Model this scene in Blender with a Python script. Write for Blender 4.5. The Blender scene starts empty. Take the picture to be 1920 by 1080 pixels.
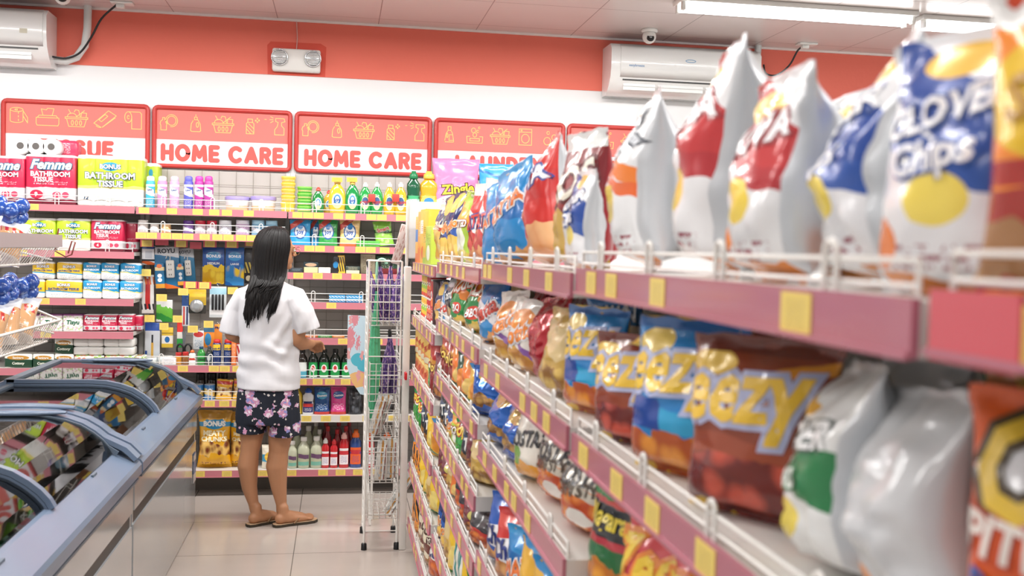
import bpy, bmesh, math, random
from mathutils import Vector, Matrix, noise
from mathutils.bvhtree import BVHTree
R = math.radians
PI = math.pi
sc = bpy.context.scene
COL = sc.collection
# ---------------------------------------------------------------- camera
FPX, H = 1950.0, 1.45
def _n(v): return v.normalized()
yd = _n(Vector((635-960, 540-462, FPX)))            # world +Y in camera axes (right, up, forward)
zd = _n(yd.cross(Vector((1, -.024, 0))))
if zd.y < 0: zd = -zd
xd = yd.cross(zd)
if xd.x < 0: xd = -xd
def ray(px, py):
    c = Vector((px-960, 540-py, FPX))
    return Vector((xd.dot(c), yd.dot(c), zd.dot(c)))
def atY(px, py, Y):
    d = ray(px, py); t = Y/d.y
    return Vector((d.x*t, Y, H+d.z*t))
def atX(px, py, X):
    d = ray(px, py); t = X/d.x
    return Vector((X, d.y*t, H+d.z*t))
cam = bpy.data.cameras.new('camera'); cam_o = bpy.data.objects.new('camera', cam); COL.objects.link(cam_o)
right = Vector((xd.x, yd.x, zd.x)); up = Vector((xd.y, yd.y, zd.y)); fwd = Vector((xd.z, yd.z, zd.z))
rot = Matrix((right, up, -fwd)).transposed()
cam_o.matrix_world = Matrix.Translation((0, 0, H)) @ rot.to_4x4()
cam.sensor_width = 36; cam.lens = FPX/1920*36; cam.clip_start = .02
cam.dof.use_dof = True; cam.dof.focus_distance = 5.6; cam.dof.aperture_fstop = 5.0
sc.camera = cam_o
sc.view_settings.view_transform = 'Standard'; sc.view_settings.look = 'None'
sc.view_settings.gamma = 1; sc.view_settings.use_curve_mapping = False
sc.view_settings.exposure = .33
sc.cycles.max_bounces = 7; sc.cycles.diffuse_bounces = 3; sc.cycles.glossy_bounces = 3
sc.cycles.transparent_max_bounces = 10; sc.cycles.transmission_bounces = 4
sc.cycles.caustics_reflective = False; sc.cycles.caustics_refractive = False
# ---------------------------------------------------------------- world: dim neutral fill added through the unwalled side behind
w = bpy.data.worlds.new('world'); sc.world = w; w.use_nodes = True
w.node_tree.nodes['Background'].inputs[0].default_value = (.93, .96, 1, 1)
w.node_tree.nodes['Background'].inputs[1].default_value = .38
# ---------------------------------------------------------------- ceiling lamps (rows of twin tubes running across the shop)
LAMPS = []
def lamp(x, y, z=2.74, lx=1.2, p=23):
    l = bpy.data.lights.new('ceiling_tube_light', 'AREA'); l.shape = 'RECTANGLE'; l.size = lx; l.size_y = .12
    l.energy = p; l.color = (1, .975, .95)
    o = bpy.data.objects.new('ceiling_tube_light', l); o.location = (x, y, z); COL.objects.link(o); LAMPS.append(o)
for yy in (-.8, 1.3, 3.3, 5.2):
    for xx in (-2.0, -.35, 1.3):
        lamp(xx, yy, p=(12 if yy < 0 else 15 if yy < 2 else 24 if yy < 4 else 30))
lamp(3.9, 3.2); lamp(2.6, 1.2)
# ---------------------------------------------------------------- materials
def lin(h):
    if isinstance(h, tuple): return h if len(h) == 4 else (*h, 1)
    h = h.lstrip('#'); o = []
    for i in (0, 2, 4):
        c = int(h[i:i+2], 16)/255
        o.append(c/12.92 if c <= .04045 else ((c+.055)/1.055)**2.4)
    return (*o, 1)
MC = {}
def mat(col, rough=.5, metal=0, coat=0, emit=0, bump=0, bscale=60, alpha=1, trans=0, sub=0):
    k = (col, rough, metal, coat, emit, bump, bscale, alpha, trans, sub)
    if k in MC: return MC[k]
    m = bpy.data.materials.new('m_'+str(col).strip('#')); m.use_nodes = True
    b = m.node_tree.nodes['Principled BSDF']
    b.inputs['Base Color'].default_value = lin(col); b.inputs['Roughness'].default_value = rough
    b.inputs['Metallic'].default_value = metal; b.inputs['Coat Weight'].default_value = coat
    b.inputs['Coat Roughness'].default_value = .08
    b.inputs['Alpha'].default_value = alpha; b.inputs['Transmission Weight'].default_value = trans
    if sub: b.inputs['Subsurface Weight'].default_value = sub; b.inputs['Subsurface Radius'].default_value = (.02, .008, .004)
    if emit:
        b.inputs['Emission Color'].default_value = lin(col); b.inputs['Emission Strength'].default_value = emit
    if bump:
        nt = m.node_tree; n = nt.nodes.new('ShaderNodeTexNoise'); n.inputs['Scale'].default_value = bscale; n.inputs['Detail'].default_value = 4
        tc = nt.nodes.new('ShaderNodeTexCoord'); nt.links.new(tc.outputs['Object'], n.inputs['Vector'])
        bp = nt.nodes.new('ShaderNodeBump'); bp.inputs['Strength'].default_value = bump; bp.inputs['Distance'].default_value = .01
        nt.links.new(n.outputs['Fac'], bp.inputs['Height']); nt.links.new(bp.outputs['Normal'], b.inputs['Normal'])
    MC[k] = m
    return m
def thin(col, k=.12, name='clear_film'):
    """thin clear film or glass: mostly see-through with a mirror sheen by Fresnel"""
    key = ('thin', col, k)
    if key in MC: return MC[key]
    m = bpy.data.materials.new(name); m.use_nodes = True; nt = m.node_tree; nt.nodes.clear()
    o = nt.nodes.new('ShaderNodeOutputMaterial'); t = nt.nodes.new('ShaderNodeBsdfTransparent'); g = nt.nodes.new('ShaderNodeBsdfGlossy')
    f = nt.nodes.new('ShaderNodeFresnel'); f.inputs['IOR'].default_value = 1+k*4
    mx = nt.nodes.new('ShaderNodeMixShader'); t.inputs[0].default_value = lin(col); g.inputs['Roughness'].default_value = .03
    nt.links.new(f.outputs[0], mx.inputs[0]); nt.links.new(t.outputs[0], mx.inputs[1]); nt.links.new(g.outputs[0], mx.inputs[2])
    nt.links.new(mx.outputs[0], o.inputs[0]); MC[key] = m
    return m
DS = {}
def dsg(base, layers=(), rough=.3, metal=0, coat=.3, seed=0, bump=.0):
    """printed wrapper: colours laid out by the wrapper's own u (across) and v (up)"""
    key = (base, tuple(layers), rough, metal, coat, seed)
    if key in DS: return DS[key]
    m = bpy.data.materials.new('print_'+base.strip('#')); m.use_nodes = True; nt = m.node_tree; L = nt.links
    b = nt.nodes['Principled BSDF']
    b.inputs['Roughness'].default_value = rough; b.inputs['Metallic'].default_value = metal
    b.inputs['Coat Weight'].default_value = coat; b.inputs['Coat Roughness'].default_value = .1
    tc = nt.nodes.new('ShaderNodeTexCoord'); sp = nt.nodes.new('ShaderNodeSeparateXYZ'); L.new(tc.outputs['UV'], sp.inputs[0])
    u, v = sp.outputs[0], sp.outputs[1]
    def M(op, a, c=None, d=None):
        n = nt.nodes.new('ShaderNodeMath'); n.operation = op
        for i, x in enumerate((a, c, d)):
            if x is None: continue
            if isinstance(x, (int, float)): n.inputs[i].default_value = x
            else: L.new(x, n.inputs[i])
        return n.outputs[0]
    def nz(scale, det=2):
        n = nt.nodes.new('ShaderNodeTexNoise'); n.inputs['Scale'].default_value = scale; n.inputs['Detail'].default_value = det
        mp = nt.nodes.new('ShaderNodeMapping'); mp.inputs['Location'].default_value = (seed*3.1, seed*1.7, seed); L.new(tc.outputs['UV'], mp.inputs[0]); L.new(mp.outputs[0], n.inputs['Vector'])
        return n.outputs['Fac']
    wob = M('SUBTRACT', nz(3.2), .5)
    cur = None
    def mix(mask, col):
        nonlocal cur
        n = nt.nodes.new('ShaderNodeMix'); n.data_type = 'RGBA'
        L.new(mask, n.inputs[0])
        if cur is None: n.inputs[6].default_value = lin(base)
        else: L.new(cur, n.inputs[6])
        if isinstance(col, str): n.inputs[7].default_value = lin(col)
        else: L.new(col, n.inputs[7])
        cur = n.outputs[2]
    def band(x, a, c): return M('MULTIPLY', M('GREATER_THAN', x, a), M('LESS_THAN', x, c))
    for l in layers:
        k = l[0]
        if k == 'b':      # band v0 v1 col [tilt wob]
            t = M('ADD', v, M('MULTIPLY', M('SUBTRACT', u, .5), l[4] if len(l) > 4 else 0))
            t = M('ADD', t, M('MULTIPLY', wob, l[5] if len(l) > 5 else 0))
            mix(band(t, l[1], l[2]), l[3])
        elif k == 'u':    # vertical band u0 u1 col [v0 v1]
            mk = band(u, l[1], l[2])
            if len(l) > 4: mk = M('MULTIPLY', mk, band(v, l[4], l[5]))
            mix(mk, l[3])
        elif k == 'e':    # ellipse cu cv ru rv col [wob]
            a = M('POWER', M('DIVIDE', M('SUBTRACT', u, l[1]), l[3]), 2); c = M('POWER', M('DIVIDE', M('SUBTRACT', v, l[2]), l[4]), 2)
            s = M('ADD', M('ADD', a, c), M('MULTIPLY', wob, l[6] if len(l) > 6 else 0))
            mix(M('LESS_THAN', s, 1), l[5])
        elif k == 'c':    # heap of snacks up to v: v0 v1 colA colB scale
            n = nt.nodes.new('ShaderNodeTexVoronoi'); n.inputs['Scale'].default_value = l[5]; L.new(tc.outputs['UV'], n.inputs['Vector'])
            rp = nt.nodes.new('ShaderNodeValToRGB'); rp.color_ramp.elements[0].color = lin(l[4]); rp.color_ramp.elements[1].color = lin(l[3])
            rp.color_ramp.elements[0].position = .35; rp.color_ramp.elements[1].position = .75
            rr = M('SUBTRACT', 1.05, M('MULTIPLY', n.outputs['Distance'], 1.1)); L.new(rr, rp.inputs[0])
            t = M('ADD', v, M('MULTIPLY', wob, .45))
            mix(band(t, l[1], l[2]), rp.outputs[0])
        elif k == 't':    # fine print lines v0 v1 col
            n = M('GREATER_THAN', nz(l[4] if len(l) > 4 else 60, 1), .53)
            mk = M('MULTIPLY', M('MULTIPLY', n, band(v, l[1], l[2])), band(u, .16, .84))
            ln = M('GREATER_THAN', M('FRACT', M('MULTIPLY', v, 26)), .42)
            mix(M('MULTIPLY', mk, ln), l[3])
        elif k == 'p':    # scattered motifs scale col [size]
            n = nt.nodes.new('ShaderNodeTexVoronoi'); n.inputs['Scale'].default_value = l[1]; L.new(tc.outputs['UV'], n.inputs['Vector'])
            mix(M('LESS_THAN', M('ADD', n.outputs['Distance'], M('MULTIPLY', M('SUBTRACT', nz(25), .5), .5)), l[3]), l[2])
        elif k == 's':    # diagonal stripes freq col [v0 v1]
            t = M('FRACT', M('MULTIPLY', M('ADD', u, M('MULTIPLY', v, l[5] if len(l) > 5 else 0)), l[1]))
            mix(M('MULTIPLY', M('LESS_THAN', t, .5), band(v, l[3], l[4])), l[2])
    if cur is None: b.inputs['Base Color'].default_value = lin(base)
    else: L.new(cur, b.inputs['Base Color'])
    DS[key] = m
    return m
# ---------------------------------------------------------------- mesh building
class MB:
    def __init__(s): s.v = []; s.f = []; s.m = []; s.sm = []
    def add(s, vs, fs, mi=0, smooth=True, M=None):
        o = len(s.v)
        if M is not None: vs = [M @ Vector(p) for p in vs]
        s.v += [tuple(p) for p in vs]
        for f in fs: s.f.append(tuple(i+o for i in f)); s.m.append(mi); s.sm.append(smooth)
        return s
    def box(s, x0, x1, y0, y1, z0, z1, mi=0, M=None):
        vs = [(x, y, z) for x in (x0, x1) for y in (y0, y1) for z in (z0, z1)]
        return s.add(vs, [(0, 1, 3, 2), (4, 6, 7, 5), (0, 4, 5, 1), (2, 3, 7, 6), (0, 2, 6, 4), (1, 5, 7, 3)], mi, False, M)
    def loft(s, rings, mi=0, cap=True, smooth=True, M=None):
        n = len(rings[0]); vs = [p for r in rings for p in r]; fs = []
        for i in range(len(rings)-1):
            for j in range(n):
                k = (j+1) % n; fs.append((i*n+j, i*n+k, (i+1)*n+k, (i+1)*n+j))
        s.add(vs, fs, mi, smooth, M)
        if cap:
            s.add(rings[0], [tuple(reversed(range(n)))], mi, False, M); s.add(rings[-1], [tuple(range(n))], mi, False, M)
        return s
    def rbox(s, w, d, h, r=.004, x=0, y=0, z=0, mi=0, seg=2, M=None):
        """rounded box standing on z, centred on x, y"""
        r = min(r, w/2.01, d/2.01, h/2.01)
        def ring(q, zz):
            o = []
            for cx, cy, a0 in ((1, 1, 0), (-1, 1, 90), (-1, -1, 180), (1, -1, 270)):
                for i in range(seg+1):
                    a = R(a0+90*i/seg); o.append((x+cx*(w/2-r)+(r-q)*math.cos(a), y+cy*(d/2-r)+(r-q)*math.sin(a), zz))
            return o
        rs = []
        for i in range(seg+1):
            a = PI/2*i/seg; rs.append(ring(r*(1-math.sin(a)), z+r*(1-math.cos(a))))
        for i in range(seg, -1, -1):
            a = PI/2*i/seg; rs.append(ring(r*(1-math.sin(a)), z+h-r*(1-math.cos(a))))
        return s.loft(rs, mi, True, True, M)
    def lathe(s, prof, n=20, sx=1, sy=1, mi=0, x=0, y=0, z=0, M=None):
        rs = [[(x+sx*r*math.cos(2*PI*i/n), y+sy*r*math.sin(2*PI*i/n), z+zz) for i in range(n)] for r, zz in prof]
        return s.loft(rs, mi, True, True, M)
    def tube(s, pts, r, n=6, mi=0, closed=False, M=None, taper=None):
        P = [Vector(p) for p in pts]; m = len(P); rs = []; prev = None
        for i, p in enumerate(P):
            a = P[(i-1) % m] if (closed or i > 0) else p; b = P[(i+1) % m] if (closed or i < m-1) else p
            t = (b-a).normalized()
            if prev is None:
                ref = Vector((0, 0, 1)) if abs(t.z) < .9 else Vector((1, 0, 0)); nn = t.cross(ref).normalized()
            else:
                nn = (prev-t*prev.dot(t))
                nn = nn.normalized() if nn.length > 1e-6 else t.orthogonal().normalized()
            prev = nn; bb = t.cross(nn); rr = r if taper is None else r*taper[i]
            rs.append([p+nn*rr*math.cos(2*PI*k/n)+bb*rr*math.sin(2*PI*k/n) for k in range(n)])
        if closed: rs.append(rs[0])
        return s.loft(rs, mi, not closed, True, M)
    def bar(s, a, b, r, mi=0, n=6): return s.tube([a, b], r, n, mi)
    def ell(s, c, r, mi=0, n=14, m=9, M=None):
        rs = []
        for i in range(m+1):
            a = -PI/2+PI*i/m; q = max(math.cos(a), .02)
            rs.append([(c[0]+r[0]*q*math.cos(2*PI*k/n), c[1]+r[1]*q*math.sin(2*PI*k/n), c[2]+r[2]*math.sin(a)) for k in range(n)])
        return s.loft(rs, mi, True, True, M)
    def poly(s, pts, t, mi=0, M=None):
        """flat polygon in XZ given thickness t towards -Y"""
        n = len(pts); a = [(p[0], 0, p[1]) for p in pts]; b = [(p[0], -t, p[1]) for p in pts]
        fs = [tuple(range(n, 2*n)), tuple(reversed(range(n)))]+[(i, (i+1) % n, n+(i+1) % n, n+i) for i in range(n)]
        return s.add(a+b, fs, mi, False, M)
    def mesh(s, name, mats):
        me = bpy.data.meshes.new(name); me.from_pydata([tuple(p) for p in s.v], [], s.f)
        me.polygons.foreach_set('material_index', s.m); me.polygons.foreach_set('use_smooth', s.sm)
        for m in mats: me.materials.append(m)
        xs = [p[0] for p in s.v]; zs = [p[2] for p in s.v]
        x0, x1, z0, z1 = min(xs), max(xs), min(zs), max(zs); dx = max(x1-x0, 1e-6); dz = max(z1-z0, 1e-6)
        uv = me.uv_layers.new(name='uv'); vi = [0]*len(me.loops); me.loops.foreach_get('vertex_index', vi)
        fl = []
        for i in vi: p = s.v[i]; fl += [(p[0]-x0)/dx, (p[2]-z0)/dz]
        uv.data.foreach_set('uv', fl); me.update()
        bm = bmesh.new(); bm.from_mesh(me); bmesh.ops.recalc_face_normals(bm, faces=bm.faces); bm.to_mesh(me); bm.free()
        return me
    def obj(s, name, mats, parent=None):
        if not isinstance(mats, (list, tuple)): mats = [mats]
        o = bpy.data.objects.new(name, s.mesh(name, mats)); COL.objects.link(o)
        if parent is not None: o.parent = parent
        return o
USED = {}
def tag(o, label, cat, group=None, kind=None):
    USED[label] = USED.get(label, 0)+1
    o['label'] = label
    if cat: o['category'] = cat
    if group: o['group'] = group
    if kind: o['kind'] = kind
    return o
def thing(name, label=None, cat=None, loc=(0, 0, 0), rz=0, group=None):
    o = bpy.data.objects.new(name, None); COL.objects.link(o); o.location = loc; o.rotation_euler = (0, 0, rz); o.empty_display_size = .05
    if label: tag(o, label, cat, group)
    return o
def struct(name, mb, mats, parent=None):
    o = mb.obj(name, mats, parent)
    if parent is None: o['kind'] = 'structure'
    return o
KIDS = {}
def dup(root, loc, rz=0, label=None, cat=None, group=None, rx=0, ry=0, s=(1, 1, 1), top=True):
    r = root.copy(); COL.objects.link(r); r.location = loc; r.rotation_euler = (rx, ry, rz); r.scale = s
    if label: tag(r, label, cat, group)
    for ch in KIDS.get(root.name, ()):
        c = ch.copy(); COL.objects.link(c); c.parent = r
    return r
# ---------------------------------------------------------------- lettering
TC = {}
def glyphs(txt, size, off=0, sx=1.0, ital=0):
    k = (txt, size, off, sx, ital)
    if k in TC: return TC[k]
    cu = bpy.data.curves.new('lettering', 'FONT'); cu.body = txt; cu.size = size; cu.offset = off*size; cu.resolution_u = 2; cu.align_x = 'CENTER'; cu.shear = ital; cu.space_line = .82
    ob = bpy.data.objects.new('lettering', cu); me = bpy.data.meshes.new_from_object(ob)
    bm = bmesh.new(); bm.from_mesh(me); bmesh.ops.triangulate(bm, faces=bm.faces)
    for _ in range(3):
        es = [e for e in bm.edges if e.calc_length() > .16*size]
        if es: bmesh.ops.subdivide_edges(bm, edges=es, cuts=1); bmesh.ops.triangulate(bm, faces=bm.faces)
    zs = [v.co.y for v in bm.verts] or [0]; zc = (min(zs)+max(zs))/2
    vs = [(v.co.x*sx, v.co.y-zc) for v in bm.verts]; fs = [tuple(v.index for v in f.verts) for f in bm.faces]
    bm.verts.index_update(); bm.free(); bpy.data.objects.remove(ob); bpy.data.curves.remove(cu); bpy.data.meshes.remove(me)
    TC[k] = (vs, fs)
    return TC[k]
def letter(mb, txt, x, z, size, mi, surf=None, off=0, sx=1.0, rot=0, lift=.0012, ital=0, y=0, M=None):
    vs, fs = glyphs(txt, size, off, sx, ital); c, s_ = math.cos(rot), math.sin(rot); out = []
    for a, b in vs:
        px, pz = x+a*c-b*s_, z+a*s_+b*c
        out.append((px, (surf(px, pz) if surf else y)-lift, pz))
    mb.add(out, fs, mi, False, M)
SK = [0]
def stroke(mb, pts, wd, mi, y=0, t=.001, closed=False, M=None):
    """flat round-ended brush line in XZ"""
    P = [Vector((p[0], p[1])) for p in pts]
    segs = list(zip(P, P[1:]+([P[0]] if closed else []))) if closed else list(zip(P, P[1:]))
    for k, (a, b) in enumerate(segs):
        d = b-a
        if d.length < 1e-7: continue
        an = math.atan2(d.y, d.x); o = []
        for j in range(6): o.append((b.x+wd/2*math.cos(an-PI/2+PI*j/5), b.y+wd/2*math.sin(an-PI/2+PI*j/5)))
        for j in range(6): o.append((a.x+wd/2*math.cos(an+PI/2+PI*j/5), a.y+wd/2*math.sin(an+PI/2+PI*j/5)))
        SK[0] = (SK[0]+1) % 7; yy = y-t-SK[0]*.00016
        mb.add([(p[0], yy, p[1]) for p in o], [tuple(range(12))], mi, False, M)
def arc(cx, cz, rx, rz, a0, a1, n=12):
    return [(cx+rx*math.cos(R(a0+(a1-a0)*i/n)), cz+rz*math.sin(R(a0+(a1-a0)*i/n))) for i in range(n+1)]
# ---------------------------------------------------------------- pillow bags
def bagfun(w, h, t, seed=0, flat=.05, gus=0, n=2.3):
    rnd = random.Random(seed); ph = [rnd.uniform(0, 6.28) for _ in range(8)]; bend = rnd.uniform(-.06, .06)
    def wv(v):
        q = min(max((v-flat)/(1-2*flat), 0), 1); return w/2*(1-.13*math.sin(PI*q)**.7*(1 if not gus else .5))
    def dv(v):
        q = min(max((v-flat)/(1-2*flat), 0), 1)
        if gus: return max(t/2*(1-q**1.6)**.6, .0015) if v > 0 else t/2*.9
        return max(t/2*max(math.sin(PI*q**.78), 0)**(.26+.66*q), .0014)
    def wr(x, v, side):
        q = min(v, 1-v); e = math.exp(-max(q-flat, 0)*9)
        a = math.sin(x*21+ph[0]+side)*.5+math.sin(x*37+ph[1]+side*2)*.35
        cr = abs(noise.noise(Vector((x*1.6+v*2.5+ph[5], v*4.5-x+ph[6], side*2+seed*1.3))))+.6*abs(noise.noise(Vector((x*4-v*3+ph[7], v*6+x*2, side*5+seed))))
        b = noise.noise(Vector((x*2.2+ph[2], v*3+ph[3], side*3+seed)))*1.2+.45*noise.noise(Vector((x*5+ph[4], v*7+ph[5]+x*3, side+seed*2)))
        return (a*e*.06+b*.07+(cr-.25)*.13)*t*(1 if q > flat else .12)
    def yb(v): return bend*t*math.sin(PI*v)+ (noise.noise(Vector((v*2, seed, 4.2)))*t*.12 if not gus else 0)
    def surf(x, z):
        v = min(max(z/h, 0), 1); q = min(abs(x)/wv(v), .995)
        return yb(v)-dv(v)*(1-q**n)**(1/n)-wr(x/wv(v), v, 0)-.0012
    return wv, dv, wr, yb, surf
def bag(mb, w, h, t, seed=0, na=38, nv=26, flat=.05, gus=0, mi=(0, 1), split=0.0):
    wv, dv, wr, yb, surf = bagfun(w, h, t, seed, flat, gus); n = 2.3; rings = []
    vs_ = [0, flat*.5, flat]+[flat+(1-2*flat)*(i/nv)**.9 for i in range(1, nv)]+[1-flat, 1-flat*.5, 1]
    for j, v in enumerate(vs_):
        ring = []
        for i in range(na):
            a = 2*PI*i/na; c, s_ = math.cos(a), math.sin(a)
            X = math.copysign(abs(c)**(2/n), c); Y = math.copysign(abs(s_)**(2/n), s_)
            side = 0 if s_ < 0 else 1; fade = abs(s_)
            y = yb(v)+dv(v)*Y+(wr(X, v, side)*fade)*(-1 if s_ < 0 else 1)
            zz = v*h
            if v > 1-flat: zz += math.sin(X*9+seed)*.002
            ring.append((X*wv(v), y, zz))
        rings.append(ring)
    k = len(rings); vs = [p for r in rings for p in r]; ff, fb = [], []
    for i in range(k-1):
        for j in range(na):
            q = (j+1) % na; f = (i*na+j, i*na+q, (i+1)*na+q, (i+1)*na+j)
            s_ = math.sin(2*PI*(j+.5)/na); (ff if s_ < split else fb).append(f)
    o = len(mb.v); mb.v += vs
    for f in ff: mb.f.append(tuple(x+o for x in f)); mb.m.append(mi[0]); mb.sm.append(True)
    for f in fb: mb.f.append(tuple(x+o for x in f)); mb.m.append(mi[1]); mb.sm.append(True)
    mb.add(rings[0], [tuple(range(na))], mi[1], False); mb.add(rings[-1], [tuple(range(na))], mi[1], False)
    bvh = BVHTree.FromPolygons([Vector(p) for p in vs], ff)
    def hit(x, z):
        r = bvh.ray_cast(Vector((x, -1, z)), Vector((0, 1, 0)))
        return r[0].y if r[0] is not None else surf(x, z)
    return hit
# ================================================================ THE ROOM
YW, ZC = 6.47, 2.81
def grid_mat(name, base, line, sx, sy, ox, oy, wd, rough, noise_amt=.03, coat=0):
    m = bpy.data.materials.new(name); m.use_nodes = True; nt = m.node_tree; L = nt.links; b = nt.nodes['Principled BSDF']
    tc = nt.nodes.new('ShaderNodeTexCoord'); sp = nt.nodes.new('ShaderNodeSeparateXYZ'); L.new(tc.outputs['Object'], sp.inputs[0])
    def M(op, a, c):
        n = nt.nodes.new('ShaderNodeMath'); n.operation = op
        for i, x in enumerate((a, c)):
            if isinstance(x, (int, float)): n.inputs[i].default_value = x
            else: L.new(x, n.inputs[i])
        return n.outputs[0]
    ms = []
    for k, (s_, o_) in enumerate(((sx, ox), (sy, oy))):
        f = M('FRACT', M('DIVIDE', M('SUBTRACT', sp.outputs[k], o_-wd/2), s_), 0); ms.append(M('LESS_THAN', f, wd/s_))
    mk = M('MAXIMUM', ms[0], ms[1])
    nz = nt.nodes.new('ShaderNodeTexNoise'); nz.inputs['Scale'].default_value = 2.2; nz.inputs['Detail'].default_value = 6
    mp = nt.nodes.new('ShaderNodeMapping'); mp.inputs['Scale'].default_value = (.6, 3.5, 1); L.new(tc.outputs['Object'], mp.inputs[0]); L.new(mp.outputs[0], nz.inputs['Vector'])
    hs = nt.nodes.new('ShaderNodeHueSaturation'); hs.inputs['Color'].default_value = lin(base)
    L.new(M('ADD', M('MULTIPLY', nz.outputs['Fac'], noise_amt*2), 1-noise_amt), hs.inputs['Value'])
    mx = nt.nodes.new('ShaderNodeMix'); mx.data_type = 'RGBA'; L.new(mk, mx.inputs[0]); L.new(hs.outputs[0], mx.inputs[6]); mx.inputs[7].default_value = lin(line)
    L.new(mx.outputs[2], b.inputs['Base Color']); b.inputs['Roughness'].default_value = rough; b.inputs['Coat Weight'].default_value = coat
    return m
floor_m = grid_mat('floor_tiles', '#b9aea6', '#6d6560', .6, .6, -.184, 5.568-.02, .004, .16, .05)
ceil_m = grid_mat('ceiling_panels', '#d8cecb', '#8d7b77', .6, .6, .815, 5.70, .005, .32, .01)
struct('floor', MB().box(-4.2, 5.2, -2.5, 6.6, -.1, 0), floor_m)
struct('ceiling', MB().box(-4.2, 5.2, -2.5, 6.6, ZC, ZC+.1), ceil_m)
white_w = mat('#eef0f1', .6, bump=.05, bscale=30)
salmon = mat('#ea7461', .65, bump=.12, bscale=25)
salmon2 = mat('#d8503d', .65)
struct('wall_back', MB().box(-4.2, 5.2, YW, YW+.1, 0, ZC), white_w)
struct('wall_left', MB().box(-4.3, -4.2, -2.5, YW+.1, 0, ZC), white_w)
struct('wall_right', MB().box(5.2, 5.3, -2.5, YW+.1, 0, ZC), white_w)
struct('trim_1', MB().box(-4.2, 5.2, YW-.006, YW, 2.475, ZC), salmon)
struct('trim_2', MB().box(-4.2, 5.2, YW-.02, YW-.006, ZC-.012, ZC), mat('#f0e6e2', .5))
# repainted patch around the emergency lamp
pt = MB(); pp = [(-.44, 2.476), (-.445, 2.65), (-.425, 2.672), (-.13, 2.675), (-.095, 2.655), (-.10, 2.476)]
pt.poly([(a, b) for a, b in pp], .0015); o = pt.obj('trim_3', salmon2); o.location = (0, YW-.006, 0); o['kind'] = 'structure'
# ================================================================ SIGNBOARDS
red_t = mat('#c03a35', .35, coat=.3); coral = mat('#ea756c', .5); paper = mat('#eceef2', .5); yel_l = mat('#f2c878', .5); red_l = mat('#d95c55', .5)
def sfont(ch):
    A = arc
    return {'H': [[(0, 0), (0, 1)], [(.62, 0), (.62, 1)], [(0, .5), (.62, .5)]],
     'O': [A(.4, .5, .4, .5, 0, 360, 22)], 'M': [[(0, 0), (.08, 1), (.42, .25), (.76, 1), (.84, 0)]],
     'E': [[(.5, 1), (0, 1), (0, 0), (.5, 0)], [(0, .5), (.44, .5)]], 'C': [A(.42, .5, .42, .5, 48, 312, 18)],
     'A': [[(0, 0), (.36, 1), (.72, 0)], [(.13, .3), (.59, .3)]],
     'R': [[(0, 0), (0, 1), (.3, 1)]+A(.3, .75, .25, .25, 90, -90, 8)+[(0, .5)], [(.3, .5), (.56, 0)]],
     'T': [[(0, 1), (.66, 1)], [(.33, 1), (.33, 0)]], 'I': [[(0, 0), (0, 1)]],
     'S': [A(.28, .76, .26, .24, 30, 270, 10)+A(.28, .26, .28, .26, 90, -150, 10)],
     'U': [[(0, 1), (0, .35)]+A(.32, .33, .32, .33, 180, 360, 10)+[(.64, 1)]],
     'L': [[(0, 1), (0, 0), (.46, 0)]], 'N': [[(0, 0), (0, 1), (.62, 0), (.62, 1)]],
     'D': [[(0, 0), (0, 1), (.25, 1)]+A(.25, .5, .4, .5, 90, -90, 10)+[(0, 0)]],
     'Y': [[(0, 1), (.33, .5), (.66, 1)], [(.33, .5), (.33, 0)]], ' ': []}[ch]
def swidth(ch): return {'H': .62, 'O': .8, 'M': .84, 'E': .5, 'C': .78, 'A': .72, 'R': .56, 'T': .66, 'I': 0, 'S': .56, 'U': .64, 'L': .46, 'N': .62, 'D': .65, 'Y': .66, ' ': .12}[ch]
def signtext(mb, txt, cx, z0, h, wd, mi, sx=1.0):
    gap = .42; tot = sum(swidth(c)+gap for c in txt)-gap; x = cx-tot*h*sx/2
    for c in txt:
        for st in sfont(c): stroke(mb, [(x+p[0]*h*sx, z0+p[1]*h) for p in st], wd, mi)
        x += (swidth(c)+gap)*h*sx
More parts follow.
